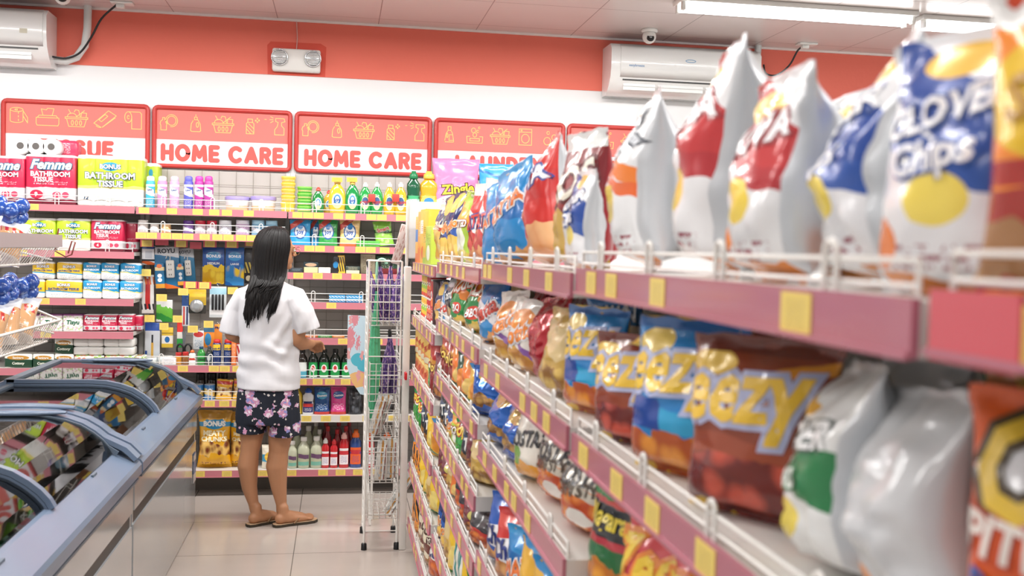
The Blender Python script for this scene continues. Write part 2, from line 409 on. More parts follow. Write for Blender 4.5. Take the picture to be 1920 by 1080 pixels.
IC = {
 'roll': [arc(.4, .85, .35, .12, 0, 360, 16), arc(.4, .85, .1, .04, 0, 360, 8), [(.05, .85), (.05, .2)]+arc(.4, .2, .35, .1, 180, 360, 8)+[(.75, .85)], [(.75, .5), (1, .1), (1, .4), (.75, .8)], [(.5, .7), (.5, .62)], [(.5, .5), (.5, .42)], [(.5, .3), (.5, .2)]],
 'tissue': [[(0, .12), (.04, 0), (.96, 0), (1, .12), (1, .45), (0, .45), (0, .12)], [(.05, .45), (.12, .58), (.88, .58), (.95, .45)], [(.3, .58), (.22, .95), (.45, .9), (.5, 1), (.78, .98), (.7, .58)]],
 'basket': [[(0, .55), (1, .55), (1, .45), (0, .45), (0, .55)], [(.06, .45), (.16, 0), (.84, 0), (.94, .45)]]+[arc(.32+.18*i, .22, .05, .14, 0, 360, 10) for i in range(3)]+[arc(.3, .58, .2, .2, 0, 180, 8), [(.4, .85), (.45, .98), (.6, .95), (.66, .6)], [(.5, .58), (.85, .95)], [(.7, .58), (.72, .82), (.95, .8), (.93, .58)], [(.15, .98), (.25, .75)]],
 'wipes': [[(0, .25), (.65, 1), (1, .72), (.35, 0), (0, .25)], [(.22, .45), (.5, .78), (.62, .68), (.34, .35), (.22, .45)], [(.1, .1), (.2, .02), (.35, 0)], [(.95, .6), (.35, 0)]],
 'towel': [arc(.2, .68, .2, .32, 0, 360, 14), arc(.2, .68, .06, .1, 0, 360, 8), [(.2, 1), (.85, 1), (.95, .9), (.95, 0), (.4, 0), (.4, .6)]],
 'plate': [arc(.66, .58, .34, .36, -100, 215, 18), arc(.66, .58, .25, .27, 0, 360, 18), [(.05, .05), (.05, .3), (0, .4), (.05, .55), (.15, .62), (.15, .75), (.27, .75), (.27, .62), (.37, .55), (.42, .4), (.37, .3), (.37, .02), (.05, .02)]],
 'bottle': [[(.3, .7), (.1, .45), (.05, .05), (.15, 0), (.8, 0), (.9, .05), (.85, .45), (.65, .7), (.3, .7)], [(.36, .7), (.36, .85), (.6, .85), (.6, .7)], [(.48, .85), (.48, 1)], arc(.62, .4, .1, .15, 0, 360, 10)],
 'spray': [[(.2, 0), (.85, 0), (.85, .6), (.75, .68), (.3, .68), (.2, .6), (.2, 0)], [(.32, .68), (.32, .88), (.72, .88), (.72, .68)], [(.2, .5), (.85, .05)], [(.2, .3), (.6, 0)], [(.4, .6), (.85, .3)], arc(1.0, .8, .04, .04, 0, 360, 6), arc(1.14, .92, .04, .04, 0, 360, 6), arc(1.14, .72, .04, .04, 0, 360, 6), arc(1.28, .82, .04, .04, 0, 360, 6)],
 'trigger': [[(.45, .98), (.95, .98), (1, .8), (.8, .75), (.8, .55), (.95, .4), (.95, 0), (.4, 0), (.4, .3), (.55, .5), (.6, .75), (.45, .8), (.45, .98)], [(.3, .9), (.1, .9)], [(.3, 1), (.15, 1.08)], [(.3, .8), (.15, .72)], [(-.1, .9), (-.2, .9)]],
 'jug': [[(.1, .05), (.15, 0), (.9, 0), (.92, .05), (.8, .55), (.65, .72), (.4, .72), (.22, .5), (.1, .05)], [(.4, .72), (.38, .95), (.66, .95), (.65, .72)], arc(.32, .4, .07, .14, 0, 360, 10), [(.5, .1), (.9, .1)], [(.5, .1), (.5, .45), (.82, .45)]],
 'soap': [[(0, .4), (.03, 0), (.97, 0), (1, .4), (.8, .4)], [(0, .4), (.2, .4)], [(.2, .12), (.8, .12), (.8, .28), (.2, .28), (.2, .12)], arc(.5, .5, .12, .13, 0, 360, 10), arc(.42, .78, .14, .15, 0, 360, 10), arc(.68, .72, .07, .08, 0, 360, 8), arc(.78, .95, .06, .06, 0, 360, 8)],
 'washer': [[(.1, 0), (.9, 0), (.9, 1), (.1, 1), (.1, 0)], [(.1, .8), (.9, .8)], arc(.5, .4, .25, .28, 0, 360, 14), arc(.25, .9, .04, .04, 0, 360, 6)],
 'bubbles': [arc(.3, .3, .22, .24, 0, 360, 12), arc(.75, .55, .16, .17, 0, 360, 10), arc(.35, .82, .09, .1, 0, 360, 8), arc(.72, .12, .1, .1, 0, 360, 8)]}
def sign(x0, x1, txt, icons, label, tsx=1.0, z0=1.89, z1=2.262, full=None):
    t = thing('aisle_sign', label, 'sign', ((x0+x1)/2, YW-.004, z0), group='aisle signs along the back wall')
    w, h = x1-x0, z1-z0
    MB().box(-w/2+.01, w/2-.01, -.008, 0, .01, h-.01).obj('sign_panel', paper, t)
    MB().box(-w/2+.012, w/2-.012, -.0095, -.008, h*.46, h-.012).obj('header_band', coral, t)
    f = MB(); r = .0135; c = .02; a = w/2-r; pts = []
    for cx, cz, a0 in ((a-c, h-r-c, 0), (-a+c, h-r-c, 90), (-a+c, r+c, 180), (a-c, r+c, 270)):
        pts += [(cx+c*math.cos(R(a0+q)), -.014, cz+c*math.sin(R(a0+q))) for q in (0, 30, 60, 90)]
    f.tube(pts, r, 8, closed=True); f.obj('tube_frame', red_t, t)
    m = MB(); n = len(icons); s_ = .1
    for i, k in enumerate(icons):
        cx = (-w/2+.095)+(w-.19)*i/(n-1); ww = s_*(1.25 if k in ('basket', 'tissue', 'wipes') else .68 if k in ('bottle', 'spray', 'jug') else 1.0)
        for st in IC[k]: stroke(m, [(cx+(p[0]-.5)*ww, h*.60+p[1]*s_) for p in st], .0042, 0)
    m.v = [(p[0], p[1]-.0095, p[2]) for p in m.v]; m.obj('line_drawings', yel_l, t)
    m = MB(); signtext(m, txt, 0, h*.15, .078, .027, 0, tsx); m.v = [(p[0], p[1]-.008, p[2]) for p in m.v]
    m.obj('lettering', red_l, t)
    return t
HC = ['plate', 'bottle', 'basket', 'spray', 'trigger']
sign(-2.78, -1.952, 'TISSUE', ['roll', 'tissue', 'basket', 'wipes', 'towel'], 'red framed sign cut off by the left edge of the photo')
sign(-1.94, -1.112, 'TISSUE', ['roll', 'tissue', 'basket', 'wipes', 'towel'], 'red framed TISSUE sign partly behind stacked tissue packs')
sign(-1.102, -.288, 'HOME CARE', HC, 'red framed HOME CARE sign beside the TISSUE sign, above the spray cans')
sign(-.277, .557, 'HOME CARE', HC, 'red framed HOME CARE sign beside the LAUNDRY sign, above the dish soap')
sign(.568, 1.398, 'LAUNDRY', ['jug', 'soap', 'basket', 'washer', 'bubbles'], 'red framed LAUNDRY sign partly behind the crisp bags')
sign(1.408, 2.24, 'LAUNDRY', ['jug', 'soap', 'basket', 'washer', 'bubbles'], 'red framed laundry sign beyond the silver bags, mostly hidden')
# ================================================================ AIR CONDITIONERS, CAMERAS, LAMP
ac_w = mat('#eef0ef', .22, coat=.5); ac_g = mat('#2b2d2e', .4); blk = mat('#17181a', .35); plas = mat('#e8e8e4', .35)
def ac(x0, x1, label):
    w = x1-x0; t = thing('air_conditioner', label, 'air conditioner', ((x0+x1)/2, YW-.008, 2.435), group=None); h = .305; d = .22
    prof = [(0, 0), (-.10, 0), (-.16, .045), (-.205, .10), (-d, .16), (-d, .27), (-d+.03, h), (0, h)]
    m = MB(); m.loft([[(x, p[0], p[1]) for p in prof] for x in (-w/2, -w/2+.008, w/2-.008, w/2)]); m.obj('body', ac_w, t)
    m = MB(); pr = [(-.203, .105), (-.206, .10), (-d-.006, .158), (-d-.006, .272), (-d+.026, h+.001), (-d+.03, h-.004), (-d, .27), (-d+.001, .16)]
    m.loft([[(x, p[0], p[1]) for p in pr] for x in (-w/2+.06, w/2-.02)]); m.obj('front_panel', ac_w, t)
    m = MB(); m.box(-w/2+.08, w/2-.05, -.198, -.19, .083, .094); m.obj('air_slot', ac_g, t)
    for k, (a, b) in enumerate(((-w/2+.09, -.19), (-.17, .12), (.14, w/2-.09))):
        m = MB(); m.box(a, b, -.178, -.170, .028, .078, M=Matrix.Rotation(R(0), 4, 'X')); m.box(a, b, -.186, -.178, .05, .056); m.obj('flap', ac_w, t)
    m = MB(); m.box(w/2-.14, w/2-.10, -d-.008, -d-.006, .165, .19); m.obj('energy_label', mat('#cfcbb8', .5), t)
    m = MB(); stroke(m, [(p[0], p[1]) for p in arc(.02, .215, .032, .008, 0, 360, 16)], .004, 0, closed=True); m.v = [(p[0], p[1]-d-.0062, p[2]) for p in m.v]; m.obj('badge', mat('#6d9ec4', .4), t)
    m = MB(); letter(m, 'easybreeze', -w/2+.16, .17, .022, 0, y=-d-.0062, off=.01); m.obj('brand_lettering', mat('#5b8fc0', .4), t)
    return t
ac(-2.64, -1.64, 'white wall air conditioner above the TISSUE sign, cut by the left edge')
ac(1.63, 2.60, 'white wall air conditioner above the silver crisp bags')
def pipe(pts, label):
    m = MB(); m.tube(pts, .022, 10); tag(m.obj('insulated_pipe', mat('#d9dcda', .55, bump=.3, bscale=40)), label, 'pipe')
a = atY(150, 12, YW-.05)
pipe([(-1.655, YW-.05, 2.49), (-1.58, YW-.05, 2.485), (-1.52, YW-.05, 2.51), (-1.475, YW-.05, 2.58), (-1.462, YW-.05, 2.68), (-1.46, YW-.05, 2.81)], 'white taped pipe rising to the ceiling beside the air conditioner over the TISSUE sign')
pipe([(2.59, YW-.05, 2.49), (2.615, YW-.05, 2.52), (2.635, YW-.05, 2.62), (2.65, YW-.05, 2.81)], 'white taped pipe rising to the ceiling beside the air conditioner over the silver bags')
def cable(pts, label):
    P = [Vector(p) for p in pts]; o = []
    for i in range(len(P)-1):
        p0, p1, p2, p3 = P[max(i-1, 0)], P[i], P[i+1], P[min(i+2, len(P)-1)]
        for k in range(6):
            t = k/6; o.append(.5*((2*p1)+(p2-p0)*t+(2*p0-5*p1+4*p2-p3)*t*t+(3*p1-p0-3*p2+p3)*t**3))
    o.append(P[-1]); tag(MB().tube(o, .006, 6).obj('power_cable', blk), label, 'cable')
cable([(-1.65, YW-.1, 2.50), (-1.57, YW-.09, 2.495), (-1.49, YW-.1, 2.53), (-1.42, YW-.13, 2.62), (-1.36, YW-.16, 2.72), (-1.27, YW-.2, 2.795)], 'black cable looping from the air conditioner over the TISSUE sign to a ceiling socket')
cable([(2.69, YW-.05, 2.69), (2.70, YW-.07, 2.63), (2.76, YW-.1, 2.62), (2.83, YW-.13, 2.68), (2.87, YW-.16, 2.77), (2.90, YW-.17, 2.795)], 'black cable hanging from a ceiling socket beside the air conditioner over the silver bags')
for x, lb in ((-1.24, 'white ceiling socket with a black cable, above the TISSUE sign'), (2.91, 'white ceiling socket with a black cable, above the silver crisp bags')):
    t = thing('ceiling_socket', lb, 'socket', (x, YW-.2, ZC)); MB().rbox(.12, .08, .012, .004, z=-.012).obj('cover_plate', plas, t); MB().rbox(.045, .035, .022, .004, x=-.01, z=-.034).obj('plug', plas, t)
def dome(x, y, lb, yaw):
    t = thing('security_camera', lb, 'camera', (x, y, ZC), R(yaw))
    MB().lathe([(.001, 0), (.048, 0), (.05, -.012), (.044, -.02)], 24).obj('base', plas, t)
    MB().ell((0, 0, -.045), (.042, .042, .042), n=20, m=12).obj('camera_ball', plas, t)
    M_ = Matrix.Translation((0, -.032, -.062)) @ Matrix.Rotation(R(60), 4, 'X')
    b = MB(); b.lathe([(.022, 0), (.022, .012), (.016, .014), (.001, .014)], 18, M=M_).obj('lens', blk, t)
    b = MB(); b.lathe([(.009, .013), (.009, .016), (.001, .016)], 12, M=M_).obj('lens_ring', mat('#9aa0a4', .2, 1), t)
dome(1.835, 6.14, 'small white dome camera on the ceiling in front of the right air conditioner', -5)
dome(-1.50, 6.02, 'small white dome camera on the ceiling beside the left air conditioner', 12)
t = thing('emergency_light', 'white emergency light with two round lamps on the salmon wall', 'emergency light', (-.27, YW-.006, 2.492))
MB().rbox(.285, .055, .135, .012, y=-.0275).obj('housing', plas, t)
for x in (-.098, .098):
    M_ = Matrix.Translation((x, -.05, .078)) @ Matrix.Rotation(R(90), 4, 'X')
    l = MB().lathe([(.001, 0), (.046, 0), (.05, .012), (.05, .02), (.046, .023), (.044, .018), (.001, .012)], 28, M=M_).obj('lamp_head', mat('#c9ccce', .12, .6), t)
    g = MB()
    for k in range(-4, 5): g.box(x-.04*math.sqrt(max(0, 1-(k/5)**2)), x+.04*math.sqrt(max(0, 1-(k/5)**2)), -.071, -.068, .078+k*.008-.0012, .078+k*.008+.0012)
    g.obj('lens_ribs', mat('#f3f3f0', .15), l)
tag(MB().tube([(-.272, YW-.012, 2.628), (-.268, YW-.012, 2.7), (-.274, YW-.012, 2.8)], .003, 6).obj('lamp_wire', mat('#d9b0a8', .5)), 'thin pale wire running from emergency light up to ceiling', 'wire')
tube_m = mat('#ffffff', .4, emit=9.0)
for x0, x1, y, lb in ((1.75, 3.10, 5.36, 'bright twin tube ceiling lamp above the crisp bags'), (3.16, 4.5, 5.42, 'bright twin tube ceiling lamp, the one further along toward the right wall')):
    t = thing('tube_lamp', lb, 'ceiling lamp', ((x0+x1)/2, y, ZC), group='twin tube ceiling lamps'); w = x1-x0
    MB().rbox(w, .16, .028, .005, z=-.028).obj('housing', plas, t)
    for yy in (-.045, .045):
        m = MB(); m.tube([(-w/2+.03, yy, -.05), (w/2-.03, yy, -.05)], .014, 10); m.obj('glowing_tube', tube_m, t)
        for s_ in (-1, 1): MB().rbox(.02, .03, .045, .003, x=s_*(w/2-.02), y=yy, z=-.07).obj('tube_holder', plas, t)
# ================================================================ SHELVING
wire_m = mat('#e9e7e2', .35); steel = mat('#d6d3ce', .4); rail_m = mat('#c67b86', .32, coat=.5); rail_r = mat('#cf4f5b', .35, coat=.5)
tag_m = dsg('#e9cf6a', (('t', .15, .85, '#a98f4c', 40),), .4, coat=.2)
slat_m = mat('#bdb8b3', .6); dark_in = mat('#6d6862', .7); cream = mat('#efece6', .4)
TAGME = MB().box(-.028, .028, -.0012, 0, 0, .036).mesh('price_tag', [tag_m])
def fence(mb, x0, x1, y, z, h=.052, loops=4, wr=.0022, k=.02):
    """two level wires with pairs of taller loops; x runs along the shelf"""
    mb.tube([(x0, y, z), (x0, y, z+h), (x1, y, z+h), (x1, y, z)], wr, 5)
    mb.bar((x0, y, z+h*.35), (x1, y, z+h*.35), wr, n=5)
    for i in range(loops):
        x = x0+(x1-x0)*(i+.5)/loops
        pts = [(x-k/2, y-.003, z-.006)]+[(x+k/2*math.cos(R(180-q)), y-.003, z+h+.004+k/2*math.sin(R(180-q))) for q in range(0, 181, 30)]+[(x+k/2, y-.003, z-.006)]
        mb.tube(pts, wr*1.15, 5)
def shelf_part(unit, w, d, z, tags, rail=True, fn=True, loops=3, th=.038, mats=None, wr=.0022, fh=.052, dep=None, redtag=()):
    """unit-local: x along, front at y=0, shelf runs to y=d, top at z"""
    s_ = MB(); s_.box(-w/2+.003, w/2-.003, 0, dep or d, z-.022, z-.002); s_.box(-w/2+.003, w/2-.003, 0, .004, z-th, z-.003)
    sh = s_.obj('shelf', steel, unit)
    if rail:
        r = MB(); r.box(-w/2+.002, w/2-.002, -.006, 0, z-th, z); r.box(-w/2+.002, w/2-.002, -.010, -.006, z-th-.001, z-th+.004)
        r.obj('price_rail', mats or rail_m, sh)
        for x in tags:
            o = bpy.data.objects.new('price_tag', TAGME); COL.objects.link(o); o.parent = sh; o.location = (x, -.0062, z-th+.0005)
        for x in redtag: MB().box(x-.045, x+.045, -.009, -.0062, z-th-.003, z+.002).obj('red_card', rail_r, sh)
    if fn:
        f = MB(); fence(f, -w/2+.012, w/2-.012, .004, z-.002, fh, loops, wr); f.obj('wire_guard', wire_m, sh)
    return sh
def unit_frame(name, label, loc, rz, w, d, h, back=True, grid=True, backm=None):
    t = thing(name, label, 'shelf', loc, rz)
    if back: MB().box(-w/2+.002, w/2-.002, d, d+.02, .05, h).obj('back_panel', backm or slat_m, t)
    if grid:
        g = MB(); 
        n = int(w/.1)
        for i in range(n+1): g.bar((-w/2+.02+(w-.04)*i/n, d-.012, .1), (-w/2+.02+(w-.04)*i/n, d-.012, h), .0016, n=4)
        k = int(h/.05)
        for i in range(2, k): g.bar((-w/2+.015, d-.015, i*.05), (w/2-.015, d-.015, i*.05), .0014, n=4)
        g.obj('wire_grid_back', mat('#a09a92', .45), t)
    p = MB()
    for x in (-w/2+.012, w/2-.012): p.box(x-.012, x+.012, d-.035, d-.005, 0, h)
    p.obj('upright', steel, t)
    MB().box(-w/2+.003, w/2-.003, .18, .2, 0, .1).obj('kick_plate', dark_in, t)
    return t
# back wall: three units, front at Y=6.1
YB = 6.10
rnd = random.Random(5)
def spread(a, b, n): return [a+(b-a)*(i+.5)/n for i in range(n)]
bw = [(-1.955, -1.127, 'tissue shelving unit under the TISSUE sign', [(1.645, [-.12], 1), (1.391, [-.18, .02], 1), (1.126, [-.06, .13], 0), (.941, [-.05], 0), (.735, [0, .2], 0), (.61, [-.1, .1], 0), (.15, [-.1], 0)]),
      (-1.123, -.293, 'shelving unit with hanging tools and spray cans behind the woman', [(1.643, [-.37, -.22, -.08, .01, .08, .2], 1), (1.503, [-.385, -.327, -.25, -.19, -.13, -.04, .03, .09, .16, .22, .3], 1), (.755, [-.3, -.15, .02, .08, .15, .21, .27, .34], 1), (.555, [.0, .08, .15, .22, .3], 1), (.152, [-.22, -.05, .1, .3], 0)]),
      (-.289, .557, 'dish soap shelving unit with nearly empty shelves beside the woman', [(1.642, [-.37, -.31, -.25, -.14, -.07, .05, .11, .22, .35], 1), (1.452, [-.3, -.24, -.13, -.01, .05, .13, .25, .35], 1), (1.295, [-.36, -.25, -.14, -.03, .06], 0), (1.125, [-.17, .1, .25], 1), (.918, [-.1, .1, .3], 1), (.682, [-.33, -.24, -.17, -.08, 0, .1, .2], 1), (.468, [-.3, -.19, -.08, .05, .2, .3], 0), (.152, [-.38, -.2, -.1, 0, .1, .2, .3], 0)]),
      (.561, 1.40, 'laundry shelving unit behind the end of the snack aisle', [(1.642, [], 1), (1.40, [], 0), (1.15, [], 0), (.9, [], 0), (.65, [], 0), (.4, [], 0), (.15, [], 0)])]
for x0, x1, lb, shs in bw:
    u = unit_frame('wall_shelving', lb, ((x0+x1)/2, YB, 0), 0, x1-x0, .325, 1.88)
    for k, (z, tg, fn) in enumerate(shs):
        grey = (z == .468)
        shelf_part(u, x1-x0, .32, z, tg, True, bool(fn), mats=steel if grey else None, dep=.30 if z > 1.2 else .32)
rail_g = mat('#b26a7a', .32, coat=.4)
# gondola: rail plane X = .3842 - .007 Y
def gx(Y): return .3842-.007*Y
BAYS = [(3.80, 4.95, [1.385, 1.135, .875, .652, .43, .165], 'far bay'),
        (2.645, 3.795, [1.402, 1.195, 1.0, .812, .64, .40], 'second bay'),
        (1.612, 2.64, [1.417, 1.172, .957, .675, .42, .16], 'middle bay'),
        (.625, 1.608, [1.425, 1.163, .905, .65, .4, .16], 'near bay'),
        (-.37, .62, [1.43, 1.163, .905, .65, .4, .16], 'nearest bay')]
BLAB = ['far end bay of white snack gondola shelving, beside the wire umbrella rack', 'second bay from the far end of the snack gondola shelving', 'middle bay of the snack gondola shelving, holding the blue foil bags', 'near bay of the snack gondola, carrying silver bags on its top shelf', 'nearest bay of the snack gondola, with a red card on its rail']
for bi, (y0, y1, zs, nm) in enumerate(BAYS):
    w = y1-y0; yc = (y0+y1)/2
    u = unit_frame('gondola_shelving', BLAB[bi], (gx(yc), yc, 0), -PI/2-math.atan(.007)*0, w, .40, 1.40, True, False, mat('#cfccc6', .6))
    for k, z in enumerate(zs):
        r_ = random.Random(bi*10+k)
        # local +x points to -Y (towards the camera)
        n = [6, 6, 6, 4, 3][bi]; tg = []
        if bi == 3 and k == 0: tg = [yc-Y for Y in (1.50, 1.385, 1.175, .80)]
        elif bi == 3 and k == 1: tg = [yc-Y for Y in (1.52, 1.33, 1.17, .99, .8)]
        elif bi == 4 and k == 0: tg = [yc-.535, yc-.3]
        elif bi == 2 and k == 0: tg = [yc-Y for Y in (2.58, 2.5, 2.2, 2.0, 1.78)]
        else: tg = sorted(q+r_.uniform(-.04, .04) for q in spread(-w/2+.04, w/2-.04, n+r_.randint(0, 1)) if r_.random() < .9)
        guard = not (bi == 0 and k == 0)
        dd = .40
        shelf_part(u, w, dd, z, tg, True, guard, mats=rail_g, loops=4 if bi < 3 else 4, th=.040, wr=.0024, fh=.027, redtag=[yc-.568] if (bi == 4 and k == 0) else ())
        for s_ in (-1, 1): MB().box(s_*(w/2-.004)-.0015, s_*(w/2-.004)+.0015, .0, .38, z-.04, z-.004).obj('shelf_bracket', steel, u)
# end post and header board
p = MB(); p.rbox(.034, .05, 1.362, .004); o = p.obj('gondola_end_post', mat('#e6e2dc', .45)); o.location = (.327, 4.985, 0); tag(o, 'white square steel post at the far end of the snack aisle', 'post')
t = thing('header_board', 'white board standing at the far end of the snack aisle, behind yellow cartons', 'board', (.34, 5.04, 1.40))
MB().rbox(.41, .02, .275, .012, x=.19, y=0).obj('board_panel', mat('#e6ebee', .3), t)
MB().rbox(.014, .03, .44, .004, x=-.015, z=-.16).obj('edge_strip', mat('#dcdcd8', .4), t)
# ================================================================ CHEST FREEZERS
fz_blue = mat('#687990', .32, coat=.3); fz_dark = mat('#5d6a78', .4); fz_body = mat('#b3b8bb', .13, coat=.5); fz_in = mat('#c9d2d8', .4)
fz_strip = mat('#2e2b29', .4); fz_glass = thin('#e4ecec', .2, 'curved_glass')
ARC = [(-.778, .70), (-.79, .722), (-.81, .745), (-.84, .770), (-.88, .795), (-.93, .813), (-.985, .825), (-1.05, .829), (-1.39, .829)]
def offs(pts, d):
    o = []
    for i, p in enumerate(pts):
        a = Vector(pts[max(i-1, 0)]); b = Vector(pts[min(i+1, len(pts)-1)]); t = (b-a).normalized(); o.append((p[0]+t.y*d, p[1]-t.x*d))
    return o
def ribbon(mb, pts, y0, y1, lo, hi, M=None):
    a, b = offs(pts, lo), offs(pts, hi); n = len(pts)
    sec = lambda i: [(a[i][0], y0, a[i][1]), (b[i][0], y0, b[i][1]), (b[i][0], y1, b[i][1]), (a[i][0], y1, a[i][1])]
    mb.loft([sec(i) for i in range(n)], 0, True, False, M)
def freezer(y0, y1, label, ym):
    t = thing('chest_freezer', label, 'freezer', (-1.08, (y0+y1)/2, 0), group=None); yc = (y0+y1)/2
    T = Matrix.Translation((1.08, -yc, 0))
    def P(mb, name, m, par=t): mb.v = [tuple(T @ Vector(p)) for p in mb.v]; return mb.obj(name, m, par)
    m = MB(); m.box(-.735, -.715, y0+.004, y1-.004, .005, .425); m.box(-.735, -.712, y0+.004, y1-.004, .478, .612); P(m, 'side_panel', fz_body)
    m = MB(); m.box(-.735, -.722, y0+.006, y1-.006, .42, .48); P(m, 'bumper_strip', fz_strip)
    m = MB(); m.box(-1.45, -.72, y1-.02, y1-.002, .005, .62); m.box(-1.45, -.72, y0+.002, y0+.02, .005, .62); P(m, 'end_panel', fz_body)
    m = MB(); m.box(-1.47, -1.45, y0, y1, .005, .70); P(m, 'rear_panel', fz_body)
    m = MB(); m.box(-.80, -.79, y0+.05, y1-.05, .25, .64); m.box(-1.43, -1.42, y0+.05, y1-.05, .25, .66); m.box(-1.43, -.79, y0+.05, y1-.05, .24, .25)
    m.box(-1.43, -.79, y0+.045, y0+.055, .25, .66); m.box(-1.43, -.79, y1-.055, y1-.045, .25, .66); P(m, 'inner_liner', fz_in)
    m = MB(); pr = [(-.735, .60), (-.694, .606), (-.684, .618), (-.684, .652), (-.692, .664), (-.775, .704), (-.80, .706), (-.80, .66), (-.80, .60)]
    m.loft([[(p[0], y, p[1]) for p in pr] for y in (y0+.002, y1-.002)], smooth=False)
    rim = P(m, 'rim', fz_blue)
    m = MB(); m.box(-.726, -.690, y0+.02, y1-.02, .598, .606); P(m, 'rim_seal', fz_dark)
    for q in (y0+.42, y1-.42):
        m = MB(); m.box(-.765, -.757, q, q+.05, .69, .703); P(m, 'drain_clip', fz_dark, rim)
    m = MB(); m.loft([[(p[0], y, p[1]) for p in [(-1.39, .80), (-1.39, .845), (-1.42, .835), (-1.46, .75), (-1.47, .64), (-1.43, .64), (-1.42, .74)]] for y in (y0+.002, y1-.002)], smooth=False); P(m, 'rear_rim', fz_blue)
    # end caps closing the space under the curved frames
    fr = [(-.70, .674)]+ARC[1:]
    for y, s_ in ((y0, 1), (y1, -1)):
        m = MB(); ya, yb = sorted((y+s_*.004, y+s_*.018)); pts = [(-.735, .60), (-.70, .66)]+offs(ARC, .008)[1:]+[(-1.45, .70), (-1.45, .60)]
        m.loft([[(p[0], q, p[1]) for p in pts] for q in (ya, yb)], smooth=False); P(m, 'end_cap', fz_blue)
        m = MB(); ya, yb = sorted((y+s_*.002, y+s_*.062)); ribbon(m, [(-.70, .672), (-.735, .708)]+ARC[2:], ya, yb, .0, .017); P(m, 'end_frame', fz_blue)
        m = MB(); ya, yb = sorted((y+s_*.075, y+s_*.082)); ribbon(m, [(-.755, .70)]+ARC[1:], ya, yb, -.006, .014); P(m, 'frame_gasket', fz_dark)
    # two sliding lids, the nearer one running under the farther
    for k, (a, b, lo) in enumerate(((ym, y1-.07, .006), (y0+.07, ym+.03, -.012))):
        lid = MB(); ribbon(lid, ARC, a+.01, b-.01, lo, lo+.004); lo_ = P(lid, 'sliding_lid', fz_glass)
        m = MB(); e = (a, a+.028) if k == 0 else (b-.028, b)
        ribbon(m, ARC, e[0], e[1], lo-.004, lo+.012); P(m, 'lid_frame', fz_blue, lo_)
        m = MB(); m.box(-1.40, -1.36, a, b, .829+lo, .842+lo); P(m, 'lid_rear_frame', fz_dark, lo_)
    for y, s_, x in ((y1-.0, -1, -1.10), (y0+.0, 1, -1.10)):
        m = MB(); rs = []
        for i in range(13):
            q = i/12; wv = math.sin(PI*q); X = x-.17+.34*q
            rs.append([(X, y+s_*.035, .84), (X, y+s_*.035, .849+.008*wv), (X, y+s_*(.06+.035*wv), .850+.006*wv), (X, y+s_*(.062+.04*wv), .842)])
        m.loft(rs); h = P(m, 'grip', fz_blue)
    m = MB()
    for q in spread(y0+.12, y1-.12, 3):
        for z in (.40, .48, .56, .63): m.bar((-1.42, q, z), (-.80, q, z), .0025, n=4)
        for i in range(13): m.bar((-1.42+.62*i/12, q, .40), (-1.42+.62*i/12, q, .63), .002, n=4)
    P(m, 'wire_divider', wire_m)
    return t, P
t, P = freezer(3.90, 5.58, 'far grey and blue chest freezer with curved glass lids, beside the woman', 4.72)
m = MB(); m.box(-.7125, -.711, 5.47, 5.56, .22, .37); P(m, 'energy_label', dsg('#5f83b8', (('b', .0, .3, '#e8e8e8'), ('b', .75, .95, '#d9dfe6'), ('t', .02, .3, '#222222', 40), ('e', .5, .55, .3, .12, '#e4e8ee')), .5))
t, P = freezer(2.10, 3.88, 'near grey and blue chest freezer in the bottom left corner of the photo', 3.02)
m = MB(); m.box(-.6838, -.6825, 3.70, 3.725, .625, .645); 
# ================================================================ THE WOMAN
def cap(mb, a, b, ra, rb, n=16, M=None, sq=(1, 1)):
    """tapered capsule"""
    a, b = Vector(a), Vector(b); t = (b-a).normalized(); ref = Vector((0, 1, 0)) if abs(t.y) < .9 else Vector((1, 0, 0)); u = t.cross(ref).normalized(); v = t.cross(u); rs = []
    for i in range(5): q = PI/2*(i+.15)/5; rs.append((a-t*ra*math.cos(q), ra*math.sin(q)))
    rs.append((a, ra)); rs.append(((a+b)/2, (ra+rb)/2)); rs.append((b, rb))
    for i in range(4, -1, -1): q = PI/2*(i+.15)/5; rs.append((b+t*rb*math.cos(q), rb*math.sin(q)))
    mb.loft([[c+u*r*math.cos(2*PI*k/n)*sq[0]+v*r*math.sin(2*PI*k/n)*sq[1] for k in range(n)] for c, r in rs], M=M)
def chain(mb, pts): 
    for (a, ra), (b, rb) in zip(pts, pts[1:]): cap(mb, a, b, ra, rb)
def fuse(mb, name, m, parent, vox=.006, smooth=6, fac=.6, disp=None):
    me = mb.mesh(name, [m]); ob = bpy.data.objects.new(name, me); COL.objects.link(ob)
    r = ob.modifiers.new('r', 'REMESH'); r.mode = 'VOXEL'; r.voxel_size = vox; r.use_smooth_shade = True
    s_ = ob.modifiers.new('s', 'SMOOTH'); s_.iterations = smooth; s_.factor = fac
    dg = bpy.context.evaluated_depsgraph_get(); me2 = bpy.data.meshes.new_from_object(ob.evaluated_get(dg)); me2.name = name
    bpy.data.objects.remove(ob); bpy.data.meshes.remove(me)
    if disp:
        for v in me2.vertices: v.co = disp(v.co.copy())
    for p in me2.polygons: p.use_smooth = True
    if not me2.materials: me2.materials.append(m)
    o = bpy.data.objects.new(name, me2); COL.objects.link(o)
    if parent is not None: o.parent = parent
    return o
WX, WY = -.345, 5.47
skin = mat('#b5825f', .5, sub=.08, bump=.03, bscale=80)
m = MB()
